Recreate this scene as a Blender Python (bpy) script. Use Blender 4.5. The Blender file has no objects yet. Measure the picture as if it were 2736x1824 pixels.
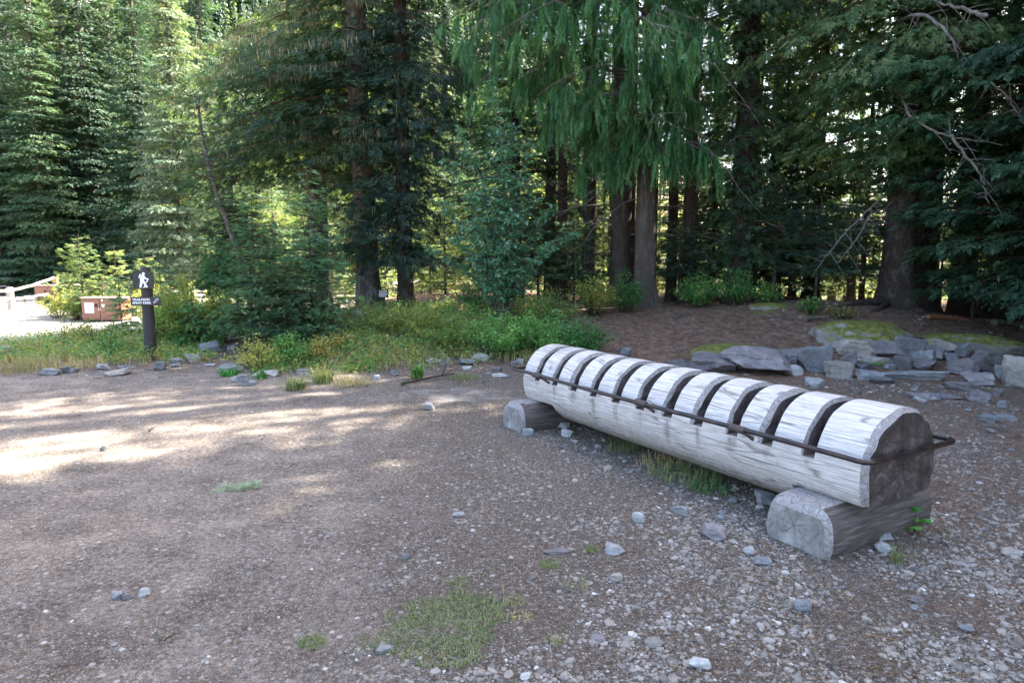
import bpy, math, random
import numpy as np
from mathutils import Vector, Matrix
PI = math.pi
rad = math.radians
RS = np.random.default_rng
COL = bpy.context.scene.collection
SC = bpy.context.scene

# ------------------------------------------------------------------ camera numbers
CAMH, PITCH, FPX = 1.6, rad(6.9), 1824.0
FW = np.array([0, math.cos(PITCH), -math.sin(PITCH)])
UP = np.array([0, math.sin(PITCH), math.cos(PITCH)])

def ray(u, v):
    return np.array([1.0, 0, 0]) * (u - 1368) / FPX + FW - UP * (v - 912) / FPX

def sstep(t):
    t = np.clip(t, 0, 1)
    return t * t * (3 - 2 * t)

def _h(ix, iy, iz, seed):
    n = (ix * 374761393 + iy * 668265263 + iz * 2147483647 + seed * 1274126177) & 0xffffffff
    n = ((n ^ (n >> 13)) * 1274126177) & 0xffffffff
    return ((n ^ (n >> 16)) & 0xffff) / 65535.0

def vnoise(x, y, z=0.0, seed=0):
    x, y, z = np.broadcast_arrays(np.asarray(x, float), np.asarray(y, float), np.asarray(z, float))
    fx, fy, fz = np.floor(x), np.floor(y), np.floor(z)
    ix, iy, iz = fx.astype(np.int64), fy.astype(np.int64), fz.astype(np.int64)
    tx, ty, tz = sstep(x - fx), sstep(y - fy), sstep(z - fz)
    r = 0
    for a in (0, 1):
        for b in (0, 1):
            for c in (0, 1):
                w = (tx if a else 1 - tx) * (ty if b else 1 - ty) * (tz if c else 1 - tz)
                r = r + w * _h(ix + a, iy + b, iz + c, seed)
    return r * 2 - 1

def fbm(x, y, z=0.0, seed=0, o=3):
    r, a = 0, 1.0
    for i in range(o):
        r = r + a * vnoise(np.asarray(x) * 2 ** i, np.asarray(y) * 2 ** i, np.asarray(z) * 2 ** i, seed + i)
        a *= .5
    return r / (2 - 2 ** (1 - o))

def ground(x, y):
    x = np.asarray(x, float); y = np.asarray(y, float)
    rise = .60 * sstep((y - 9.0) / 4.8) * sstep((x + 6.0) / 3.6) * (1 - .55 * sstep((x - 7.0) / 4))
    rise = rise * (1 - .8 * sstep((y - 18) / 14))
    g = rise + .22 * np.exp(-(((x - 5.9) / 1.9) ** 2 + ((y - 13.0) / 1.5) ** 2))
    g = g + .06 * sstep((y - 10.6) / 1.0) * sstep((-x - 3.0) / 2) * (1 - sstep((y - 12.0) / 1.5))
    g = g - 2.5 * sstep((x - 2) / 8) * sstep((y - 22) / 25)
    g = g + .022 * fbm(x * .5, y * .5, 0, 3) * sstep((np.abs(x) + y) / 6)
    hill = 150 * sstep((y - 90) / 330) * sstep((190 - x) / 260)
    return g + hill

def hit(u, v):
    d = ray(u, v); o = np.array([0, 0, CAMH]); t = 1.0
    while t < 400:
        p = o + d * t
        if p[2] <= ground(p[0], p[1]): break
        t += .02 + t * .002
    return np.array([p[0], p[1], float(ground(p[0], p[1]))])

def depth_at(u, y):
    """ground point under picture column u at distance y"""
    x = 0.0
    for _ in range(12):
        z = float(ground(x, y)); dep = y * FW[1] + (z - CAMH) * FW[2]
        x = (u - 1368) / FPX * dep
    return np.array([x, y, z])

# ------------------------------------------------------------------ mesh building
class G:
    def __init__(s):
        s.V = []; s.F = []; s.M = []; s.T = []; s.n = 0
    def add(s, V, F, m=0, tint=0.5):
        V = np.asarray(V, float).reshape(-1, 3); F = np.asarray(F, np.int64)
        if len(V) == 0 or len(F) == 0: return
        s.V.append(V); s.F.append(F + s.n)
        s.M.append(np.full(len(F), m)); t = np.asarray(tint, float)
        s.T.append(np.broadcast_to(t, (len(V),)) if t.ndim == 0 else t)
        s.n += len(V)
    def multi(s, TP, R, T, m=0, tint=None):
        k = np.arange(len(T)) % len(TP)
        for j, (TV, TF, TO) in enumerate(TP):
            q = k == j; s.inst(TV, TF, R[q], T[q], m, tint[q], TO)
    def inst(s, TV, TF, R, T, m=0, tint=None, toff=None):
        """R (N,3,3) columns are the axes, T (N,3)"""
        N = len(T)
        if N == 0: return
        V = np.einsum('nij,vj->nvi', R, TV) + T[:, None, :]
        F = TF[None] + (np.arange(N) * len(TV))[:, None, None]
        tt = .5 if tint is None else (np.repeat(tint, len(TV)) if toff is None else np.clip(tint[:, None] + toff[None], 0, 1).ravel())
        s.add(V.reshape(-1, 3), F.reshape(-1, TF.shape[1]), m, tt)
    def mesh(s, name, mats, smooth=False):
        me = bpy.data.meshes.new(name)
        V = np.concatenate(s.V); me.vertices.add(len(V)); me.vertices.foreach_set('co', V.astype(np.float32).ravel())
        idx = np.concatenate([f.ravel() for f in s.F]); cnt = np.concatenate([np.full(len(f), f.shape[1]) for f in s.F])
        me.loops.add(len(idx)); me.loops.foreach_set('vertex_index', idx.astype(np.int32))
        me.polygons.add(len(cnt)); st = np.concatenate([[0], np.cumsum(cnt)[:-1]])
        me.polygons.foreach_set('loop_start', st.astype(np.int32))
        try: me.polygons.foreach_set('loop_total', cnt.astype(np.int32))
        except Exception: pass
        me.polygons.foreach_set('material_index', np.concatenate(s.M).astype(np.int32))
        me.polygons.foreach_set('use_smooth', np.full(len(cnt), smooth))
        a = me.attributes.new('tint', 'FLOAT', 'POINT'); a.data.foreach_set('value', np.concatenate(s.T).astype(np.float32))
        for m in (mats if isinstance(mats, (list, tuple)) else [mats]): me.materials.append(m)
        me.update(calc_edges=True); me.validate()
        return me
    def build(s, name, mats, parent=None, smooth=False, **tags):
        return link(name, s.mesh(name, mats, smooth), parent, **tags)

def link(name, data, parent=None, loc=(0, 0, 0), rot=(0, 0, 0), **tags):
    o = bpy.data.objects.new(name, data); COL.objects.link(o)
    o.location = loc; o.rotation_euler = rot
    if parent is not None: o.parent = parent
    for k, v in tags.items():
        if v is not None: o[k] = v
    return o

def thing(name, label, cat, loc=(0, 0, 0), rz=0, group=None):
    return link(name, None, None, [float(a) for a in loc], (0, 0, rz), label=label, category=cat, group=group)

def copy_tree(src, loc, rz, scale=(1, 1, 1), label=None, group=None):
    r = src.copy(); COL.objects.link(r); r.location = [float(a) for a in loc]; r.rotation_euler = (0, 0, rz); r.scale = scale
    if label: r['label'] = label
    if group: r['group'] = group
    for ch in src.children:
        c = ch.copy(); COL.objects.link(c); c.parent = r
    return r

def tube(g, P, R, sides=6, m=0, cap=True, tint=.5, lobes=None):
    P = np.asarray(P, float); k = len(P); R = np.broadcast_to(np.asarray(R, float), (k,))
    T = np.gradient(P, axis=0); T /= np.linalg.norm(T, axis=1)[:, None] + 1e-9
    a = np.array([0, 0, 1.0]) if abs(T[0][2]) < .9 else np.array([1.0, 0, 0])
    X = np.cross(a, T); X /= np.linalg.norm(X, axis=1)[:, None] + 1e-9
    Y = np.cross(T, X)
    th = np.arange(sides) * 2 * PI / sides
    rr = R[:, None] * (np.ones((k, sides)) if lobes is None else lobes)
    V = P[:, None] + rr[..., None] * (np.cos(th)[None, :, None] * X[:, None] + np.sin(th)[None, :, None] * Y[:, None])
    i = np.arange(k - 1)[:, None] * sides; j = np.arange(sides)[None]; j2 = (j + 1) % sides
    F = np.stack([i + j, i + j2, i + sides + j2, i + sides + j], -1).reshape(-1, 4)
    g.add(V.reshape(-1, 3), F, m, tint)
    if cap:
        base = g.n
        c = np.array([P[0], P[-1]])
        V2 = np.concatenate([V[0], V[-1], c])
        F2 = [[(q + 1) % sides, q, 2 * sides] for q in range(sides)] + [[sides + q, sides + (q + 1) % sides, 2 * sides + 1] for q in range(sides)]
        g.add(V2, np.array(F2), m, tint)

BOXF = np.array([[0, 1, 3, 2], [4, 6, 7, 5], [0, 4, 5, 1], [2, 3, 7, 6], [0, 2, 6, 4], [1, 5, 7, 3]])
def box(g, lo, hi, m=0, bev=0.0, tint=.5):
    lo = np.array(lo, float); hi = np.array(hi, float)
    if bev <= 0:
        V = [[(lo, hi)[i][0], (lo, hi)[j][1], (lo, hi)[k][2]] for i in (0, 1) for j in (0, 1) for k in (0, 1)]
        g.add(V, BOXF[:, ::-1], m, tint); return
    bm = bmesh.new(); bmesh.ops.create_cube(bm, size=1)
    for v in bm.verts: v.co = Vector((lo + hi) / 2) + Vector([v.co[i] * (hi - lo)[i] for i in range(3)])
    bmesh.ops.bevel(bm, geom=bm.edges[:], offset=bev, segments=2, affect='EDGES')
    bmesh.ops.triangulate(bm, faces=bm.faces[:])
    g.add([v.co[:] for v in bm.verts], np.array([[v.index for v in f.verts] for f in bm.faces]), m, tint); bm.free()
import bmesh

def ico(sub):
    bm = bmesh.new(); bmesh.ops.create_icosphere(bm, subdivisions=sub, radius=1)
    V = np.array([v.co[:] for v in bm.verts]); F = np.array([[v.index for v in f.verts] for f in bm.faces]); bm.free()
    return V, F
ICO = {k: ico(k) for k in (1, 2, 3, 5)}

# ------------------------------------------------------------------ materials
def M(name):
    m = bpy.data.materials.new(name); m.use_nodes = True; nt = m.node_tree; nt.nodes.clear()
    out = nt.nodes.new('ShaderNodeOutputMaterial'); b = nt.nodes.new('ShaderNodeBsdfPrincipled')
    nt.links.new(b.outputs[0], out.inputs[0]); b.inputs['Roughness'].default_value = .85
    b.inputs['Specular IOR Level'].default_value = .3
    return m, nt, b, out

def node(nt, t, **kw):
    n = nt.nodes.new(t)
    for k, v in kw.items():
        if k in n.inputs: n.inputs[k].default_value = v
        else: setattr(n, k, v)
    return n

def coords(nt, scale=(1, 1, 1), which='Object', rot=(0, 0, 0)):
    tc = node(nt, 'ShaderNodeTexCoord'); mp = node(nt, 'ShaderNodeMapping')
    mp.inputs['Scale'].default_value = scale; mp.inputs['Rotation'].default_value = rot
    nt.links.new(tc.outputs[which], mp.inputs[0]); return mp.outputs[0]

def noise(nt, vec, scale, detail=4, rough=.55, dist=0):
    n = node(nt, 'ShaderNodeTexNoise'); n.inputs['Scale'].default_value = scale; n.inputs['Detail'].default_value = detail
    n.inputs['Roughness'].default_value = rough; n.inputs['Distortion'].default_value = dist
    nt.links.new(vec, n.inputs['Vector']); return n.outputs['Fac']

def voro(nt, vec, scale, out='Distance', feature='F1', rnd=1):
    n = node(nt, 'ShaderNodeTexVoronoi'); n.feature = feature; n.inputs['Scale'].default_value = scale
    n.inputs['Randomness'].default_value = rnd
    nt.links.new(vec, n.inputs['Vector']); return n.outputs[out]

def ramp(nt, fac, stops, interp='LINEAR'):
    r = node(nt, 'ShaderNodeValToRGB'); e = r.color_ramp.elements; r.color_ramp.interpolation = interp
    while len(e) < len(stops): e.new(.5)
    for q, (p, c) in zip(e, stops):
        q.position = p; q.color = (c[0], c[1], c[2], 1) if hasattr(c, '__len__') else (c, c, c, 1)
    nt.links.new(fac, r.inputs[0]); return r.outputs[0]

def mix(nt, fac, a, b, blend='MIX'):
    n = node(nt, 'ShaderNodeMix'); n.data_type = 'RGBA'; n.blend_type = blend
    for i, x in ((0, fac), (6, a), (7, b)):
        if isinstance(x, (int, float)): n.inputs[i].default_value = x
        elif isinstance(x, tuple): n.inputs[i].default_value = (*x[:3], 1)
        else: nt.links.new(x, n.inputs[i])
    return n.outputs[2]

def mathn(nt, op, a, b=0.0):
    n = node(nt, 'ShaderNodeMath'); n.operation = op
    for i, x in ((0, a), (1, b)):
        if isinstance(x, (int, float)): n.inputs[i].default_value = x
        else: nt.links.new(x, n.inputs[i])
    return n.outputs[0]

def attr(nt, name):
    a = node(nt, 'ShaderNodeAttribute'); a.attribute_name = name; return a.outputs['Fac']

def bump(nt, b, h, strength=.5, dist=.02, prev=None):
    n = node(nt, 'ShaderNodeBump'); n.inputs['Strength'].default_value = strength; n.inputs['Distance'].default_value = dist
    nt.links.new(h, n.inputs['Height'])
    if prev is not None: nt.links.new(prev, n.inputs['Normal'])
    if b is not None: nt.links.new(n.outputs[0], b.inputs['Normal'])
    return n.outputs[0]

def leafmat(name, c0, c1, c2=None, trans=.35, rough=.55, spec=.35, obj_var=.12, tm=(2.1, 1.75, .75)):
    """foliage: tint attribute picks the hue of each spray; part of the light passes through"""
    m, nt, b, out = M(name)
    st = [(0, c0), (.6, c1)] + ([(1, c2)] if c2 else [])
    col = ramp(nt, attr(nt, 'tint'), st)
    oi = node(nt, 'ShaderNodeObjectInfo')
    hs = node(nt, 'ShaderNodeHueSaturation'); nt.links.new(col, hs.inputs['Color'])
    v = mathn(nt, 'ADD', mathn(nt, 'MULTIPLY', oi.outputs['Random'], obj_var * 4), 1 - obj_var * 2)
    nt.links.new(v, hs.inputs['Value'])
    nt.links.new(mathn(nt, 'ADD', mathn(nt, 'MULTIPLY', oi.outputs['Random'], -.04), .52), hs.inputs['Hue'])
    nt.links.new(hs.outputs[0], b.inputs['Base Color']); b.inputs['Roughness'].default_value = rough
    b.inputs['Specular IOR Level'].default_value = spec
    tr = node(nt, 'ShaderNodeBsdfTranslucent')
    nt.links.new(mix(nt, 1.0, hs.outputs[0], tm, 'MULTIPLY'), tr.inputs['Color'])
    ms = node(nt, 'ShaderNodeMixShader'); ms.inputs[0].default_value = trans
    nt.links.new(b.outputs[0], ms.inputs[1]); nt.links.new(tr.outputs[0], ms.inputs[2]); nt.links.new(ms.outputs[0], out.inputs[0])
    return m

MAT = {}
MAT['fir'] = leafmat('fir_needles', (.016, .043, .032), (.040, .088, .056), (.12, .16, .075), trans=.34)
MAT['silver'] = leafmat('silver_fir_needles', (.04, .085, .066), (.10, .155, .118), (.22, .26, .17), trans=.36)
MAT['hemlock'] = leafmat('hemlock_needles', (.019, .053, .035), (.044, .108, .058), (.115, .18, .075), trans=.36)
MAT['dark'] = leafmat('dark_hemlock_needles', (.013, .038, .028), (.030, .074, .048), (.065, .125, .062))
MAT['cedar'] = leafmat('cedar_sprays', (.018, .070, .030), (.042, .145, .05), (.11, .235, .075), trans=.3)
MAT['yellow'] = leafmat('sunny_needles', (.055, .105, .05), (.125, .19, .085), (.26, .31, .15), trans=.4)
MAT['young'] = leafmat('young_needles', (.030, .095, .058), (.07, .17, .09), (.17, .29, .13), trans=.3)
MAT['alder'] = leafmat('alder_leaf', (.07, .19, .12), (.13, .29, .19), (.22, .36, .14), rough=.32, spec=.8)
MAT['huckle'] = leafmat('huckleberry_leaf', (.065, .17, .05), (.17, .25, .065), (.42, .33, .08))
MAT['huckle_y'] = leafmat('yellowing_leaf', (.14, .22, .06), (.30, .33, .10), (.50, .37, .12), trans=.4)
MAT['bush_green'] = leafmat('salal_leaf', (.055, .18, .06), (.10, .27, .07), (.27, .34, .08))
MAT['grass'] = leafmat('grass_blade', (.07, .14, .035), (.16, .21, .07), (.42, .36, .18), trans=.25)
MAT['patch'] = leafmat('patch_grass', (.07, .14, .04), (.19, .25, .09), (.42, .38, .20), trans=.2)
MAT['drygrass'] = leafmat('dry_grass_blade', (.14, .16, .055), (.34, .29, .14), (.54, .43, .25), trans=.2)
MAT['lichen'] = leafmat('lichen_strand', (.12, .115, .075), (.24, .225, .15), (.40, .37, .27), trans=.4, rough=.9, spec=.1, tm=(1.5, 1.4, 1.0))
MAT['palelichen'] = leafmat('pale_lichen', (.28, .33, .20), (.42, .48, .32), (.55, .6, .45), trans=.1, rough=.9, spec=.1)
MAT['moss'] = leafmat('moss_tuft', (.10, .15, .03), (.2, .22, .04), (.3, .28, .06), trans=.1, rough=.95, spec=.05)
MAT['deadneedle'] = leafmat('fallen_needles', (.10, .05, .028), (.17, .095, .055), (.27, .185, .125), trans=.0, rough=.9)

def bark(name, c0, c1, c2, scale=7, lich=.25, stretch=.16):
    m, nt, b, out = M(name)
    vec = coords(nt, (1, 1, stretch))
    n1 = noise(nt, vec, scale * 3, 6, .65, .6)
    r = mix(nt, n1, c0, c1)
    vc = coords(nt, (1, 1, .6)); n2 = noise(nt, vc, 9, 5, .6)
    f = ramp(nt, n2, [(.5, 0.0), (.66, 1.0)])
    r = mix(nt, mathn(nt, 'MULTIPLY', f, lich), r, c2)
    nt.links.new(r, b.inputs['Base Color'])
    rd = noise(nt, vec, scale * 2.2, 3, .6, 1.5)
    ridge = mathn(nt, 'ABSOLUTE', mathn(nt, 'SUBTRACT', rd, .5))
    p = bump(nt, None, ridge, .9, .09)
    bump(nt, b, n1, .6, .03, p)
    b.inputs['Roughness'].default_value = .95; b.inputs['Specular IOR Level'].default_value = .12
    return m
MAT['bark'] = bark('grey_brown_bark', (.045, .038, .033), (.15, .132, .118), (.27, .28, .26), lich=.6)
MAT['bark_cedar'] = bark('stringy_cedar_bark', (.045, .036, .030), (.145, .12, .10), (.22, .20, .175), scale=10, lich=.3, stretch=.06)
MAT['bark_red'] = bark('red_brown_bark', (.038, .028, .024), (.105, .08, .068), (.2, .2, .17), lich=.15)
MAT['bark_dark'] = bark('dark_scaly_bark', (.03, .023, .02), (.085, .068, .058), (.17, .18, .15), lich=.4, stretch=.5)
MAT['twig'] = bark('bare_grey_twig', (.12, .105, .09), (.24, .22, .19), (.34, .35, .3), scale=20, lich=.6)
MAT['silverlimb'] = bark('silvery_bare_limb', (.15, .14, .125), (.31, .30, .275), (.42, .42, .38), scale=20, lich=.5)
MAT['stem'] = bark('brown_stem', (.07, .05, .035), (.13, .1, .07), (.2, .19, .15), scale=20, lich=.3)

def rockmat(name, c0, c1, c2, moss=0.0):
    m, nt, b, out = M(name)
    vec = coords(nt); oi = node(nt, 'ShaderNodeObjectInfo')
    n1 = noise(nt, vec, 5, 6, .62, .4); n2 = noise(nt, vec, 38, 5, .7)
    c = ramp(nt, n1, [(.25, c0), (.5, c1), (.78, c2)])
    c = mix(nt, .5, c, ramp(nt, n2, [(.3, .55), (.7, 1.2)]), 'MULTIPLY')
    hs = node(nt, 'ShaderNodeHueSaturation'); nt.links.new(c, hs.inputs['Color'])
    nt.links.new(mathn(nt, 'ADD', mathn(nt, 'MULTIPLY', oi.outputs['Random'], .8), .75), hs.inputs['Value'])
    c = hs.outputs[0]
    n3 = noise(nt, coords(nt, (1, 1, 1)), 16, 5, .7)
    c = mix(nt, mathn(nt, 'MULTIPLY', ramp(nt, n3, [(.62, 0.0), (.7, 1.0)]), .35), c, (.42, .43, .4))
    if moss > 0:
        geo = node(nt, 'ShaderNodeNewGeometry'); sx = node(nt, 'ShaderNodeSeparateXYZ'); nt.links.new(geo.outputs['Normal'], sx.inputs[0])
        f = mathn(nt, 'ADD', mathn(nt, 'MULTIPLY', sx.outputs[2], .55), mathn(nt, 'MULTIPLY', noise(nt, vec, 6, 6, .65), 1.1))
        f = ramp(nt, f, [(1.02 - moss * .15, 0.0), (1.10 - moss * .1, 1.0)])
        mc = ramp(nt, noise(nt, vec, 14, 4), [(.3, (.055, .065, .015)), (.5, (.12, .125, .028)), (.68, (.20, .18, .05)), (.85, (.2, .16, .10))])
        c = mix(nt, f, c, mc)
    nt.links.new(c, b.inputs['Base Color'])
    p = bump(nt, None, n1, .5, .05); bump(nt, b, n2, .5, .012, p)
    b.inputs['Roughness'].default_value = .8
    return m
MAT['rock_blue'] = rockmat('blue_grey_andesite', (.085, .087, .095), (.155, .158, .165), (.27, .27, .275))
MAT['rock_purple'] = rockmat('purple_grey_andesite', (.085, .075, .08), (.145, .13, .135), (.25, .228, .23))
MAT['rock_tan'] = rockmat('tan_grey_rock', (.15, .135, .12), (.24, .22, .195), (.34, .32, .285))
MAT['rock_pale'] = rockmat('pale_grey_rock', (.17, .17, .168), (.26, .262, .258), (.38, .375, .365))
MAT['rock_moss'] = rockmat('moss_capped_rock', (.11, .10, .09), (.18, .165, .15), (.27, .25, .225), moss=1.25)

def gravelmat():
    m, nt, b, out = M('gravel_stone')
    c = ramp(nt, attr(nt, 'tint'), [(0, (.06, .054, .048)), (.3, (.14, .125, .112)), (.55, (.25, .228, .205)), (.72, (.22, .18, .152)), (.88, (.31, .295, .275)), (1, (.43, .415, .39))])
    n = noise(nt, coords(nt), 120, 3); c = mix(nt, .6, c, ramp(nt, n, [(.3, .7), (.7, 1.15)]), 'MULTIPLY')
    nt.links.new(c, b.inputs['Base Color']); bump(nt, b, n, .4, .004); b.inputs['Roughness'].default_value = .75
    return m
MAT['gravel'] = gravelmat()

def groundmat():
    m, nt, b, out = M('lot_ground')
    vec = coords(nt)
    big = noise(nt, vec, .55, 5, .6, .3); mid = noise(nt, vec, 3.2, 5, .65); fine = mathn(nt, 'ADD', mathn(nt, 'MULTIPLY', noise(nt, vec, 34, 5, .7), .55), mathn(nt, 'MULTIPLY', noise(nt, vec, 150, 3, .8), .45))
    sand = ramp(nt, fine, [(.36, (.078, .060, .048)), (.5, (.215, .182, .155)), (.64, (.47, .415, .365))])
    # pebbles set in the dirt, two sizes
    peb = []
    for sc, keep in ((62, .5), (130, .55), (26, .2)):
        d = voro(nt, vec, sc); cc = node(nt, 'ShaderNodeSeparateColor')
        v = node(nt, 'ShaderNodeTexVoronoi'); v.inputs['Scale'].default_value = sc; nt.links.new(vec, v.inputs['Vector'])
        nt.links.new(v.outputs['Color'], cc.inputs[0])
        inside = ramp(nt, d, [(.28, 1.0), (.4, 0.0)])
        pick = ramp(nt, cc.outputs[0], [(1 - keep - .02, 0.0), (1 - keep, 1.0)])
        peb.append((mathn(nt, 'MULTIPLY', inside, pick), ramp(nt, cc.outputs[1], [(0, (.08, .075, .075)), (.35, (.24, .225, .22)), (.7, (.42, .40, .38)), (.9, (.34, .25, .20)), (1, (.6, .58, .55))]), d))
    dark = ramp(nt, mid, [(.35, (.62, .58, .55)), (.65, (1.2, 1.16, 1.12))])
    c = mix(nt, 1.0, sand, dark, 'MULTIPLY')
    c = mix(nt, 1.0, c, ramp(nt, big, [(.36, (.72, .69, .67)), (.62, (1.15, 1.14, 1.13))]), 'MULTIPLY')
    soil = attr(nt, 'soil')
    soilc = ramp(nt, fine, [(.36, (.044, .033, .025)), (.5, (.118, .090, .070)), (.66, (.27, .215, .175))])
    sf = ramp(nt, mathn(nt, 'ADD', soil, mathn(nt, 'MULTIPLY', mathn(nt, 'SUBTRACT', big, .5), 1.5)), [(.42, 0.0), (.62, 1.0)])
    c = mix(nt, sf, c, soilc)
    for f, pc, d in peb: c = mix(nt, mathn(nt, 'MULTIPLY', f, .85), c, pc)
    # needle litter
    lv = coords(nt, (1, 1, 1)); n1 = noise(nt, lv, 60, 4, .75, 3.0); n2 = noise(nt, lv, 9, 4, .6)
    lit = ramp(nt, n1, [(.32, (.04, .023, .016)), (.45, (.12, .072, .052)), (.56, (.23, .155, .115)), (.68, (.46, .36, .29))])
    lit = mix(nt, 1.0, lit, ramp(nt, noise(nt, vec, 8, 6, .75), [(.34, (.50, .46, .44)), (.5, (.95, .93, .92)), (.66, (1.75, 1.65, 1.6))]), 'MULTIPLY')
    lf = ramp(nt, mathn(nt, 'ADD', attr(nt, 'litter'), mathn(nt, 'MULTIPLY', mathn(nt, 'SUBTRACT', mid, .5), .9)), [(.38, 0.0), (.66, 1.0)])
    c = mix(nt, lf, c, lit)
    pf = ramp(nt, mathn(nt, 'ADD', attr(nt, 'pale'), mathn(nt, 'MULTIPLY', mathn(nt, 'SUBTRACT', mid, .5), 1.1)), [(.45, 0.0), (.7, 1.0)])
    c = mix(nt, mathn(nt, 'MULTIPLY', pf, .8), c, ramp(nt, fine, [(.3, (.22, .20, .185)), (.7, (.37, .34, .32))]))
    mf = ramp(nt, mathn(nt, 'ADD', attr(nt, 'mossy'), mathn(nt, 'MULTIPLY', mathn(nt, 'SUBTRACT', noise(nt, vec, 7, 5, .7), .5), 1.4)), [(.5, 0.0), (.62, 1.0)])
    c = mix(nt, mf, c, ramp(nt, n2, [(.3, (.08, .11, .02)), (.7, (.2, .2, .045))]))
    nt.links.new(c, b.inputs['Base Color'])
    h = mathn(nt, 'ADD', mathn(nt, 'MULTIPLY', fine, .8), mathn(nt, 'MULTIPLY', n1, .35))
    p = bump(nt, None, mid, .5, .05)
    p = bump(nt, None, h, .7, .014, p)
    p = bump(nt, None, mathn(nt, 'MULTIPLY', peb[0][0], 1.0), .6, .006, p)
    p = bump(nt, None, n1, .5, .02, p); bump(nt, b, peb[1][0], .5, .004, p)
    b.inputs['Roughness'].default_value = .93; b.inputs['Specular IOR Level'].default_value = .2
    return m
MAT['ground'] = groundmat()

def woodmat(name, base, light, dark, stretch=(2.2, 30, 30), stain_tone=True):
    m, nt, b, out = M(name)
    vec = coords(nt, stretch); v1 = coords(nt)
    g1 = noise(nt, vec, 2.2, 8, .72, .6); g2 = noise(nt, coords(nt, (stretch[0] * 2, stretch[1] * 2.6, stretch[2] * 2.6)), 1.6, 4, .7)
    blot = noise(nt, v1, 3.5, 5, .6, .4)
    c = ramp(nt, g1, [(.26, dark), (.47, base), (.66, light)])
    c = mix(nt, .55, c, ramp(nt, g2, [(.33, .6), (.6, 1.08)]), 'MULTIPLY')
    c = mix(nt, ramp(nt, blot, [(.58, 0.0), (.76, .5)]), c, base)
    if stain_tone:
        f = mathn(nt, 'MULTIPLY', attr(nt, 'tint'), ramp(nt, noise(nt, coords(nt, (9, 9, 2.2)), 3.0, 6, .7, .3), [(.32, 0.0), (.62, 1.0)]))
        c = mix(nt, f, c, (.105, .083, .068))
    crack = ramp(nt, voro(nt, coords(nt, (stretch[0] * .5, stretch[1] * .9, stretch[2] * .9)), 1.0, 'Distance', 'DISTANCE_TO_EDGE'), [(.0, 0.0), (.035, 1.0)])
    c = mix(nt, mathn(nt, 'MULTIPLY', mathn(nt, 'SUBTRACT', 1.0, crack), .7), c, (.07, .056, .048))
    kn = voro(nt, coords(nt, (1, 1, 1.0)), 2.6); c = mix(nt, mathn(nt, 'MULTIPLY', ramp(nt, kn, [(.05, 1.0), (.10, 0.0)]), .55), c, (.13, .10, .08))
    nt.links.new(c, b.inputs['Base Color'])
    p = bump(nt, None, g1, .35, .012); p = bump(nt, None, g2, .35, .004, p); bump(nt, b, crack, .5, .004, p)
    b.inputs['Roughness'].default_value = .7; b.inputs['Specular IOR Level'].default_value = .3
    return m
MAT['wood'] = woodmat('silvered_log_wood', (.52, .485, .46), (.68, .65, .625), (.30, .26, .235))
MAT['cham'] = woodmat('sawn_chamfer_wood', (.25, .235, .23), (.37, .355, .345), (.14, .125, .115), stretch=(24, 24, 24), stain_tone=False)
MAT['side'] = woodmat('weathered_bark_side', (.085, .070, .062), (.165, .143, .13), (.03, .024, .02), stretch=(2.0, 14, 26), stain_tone=False)

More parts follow.
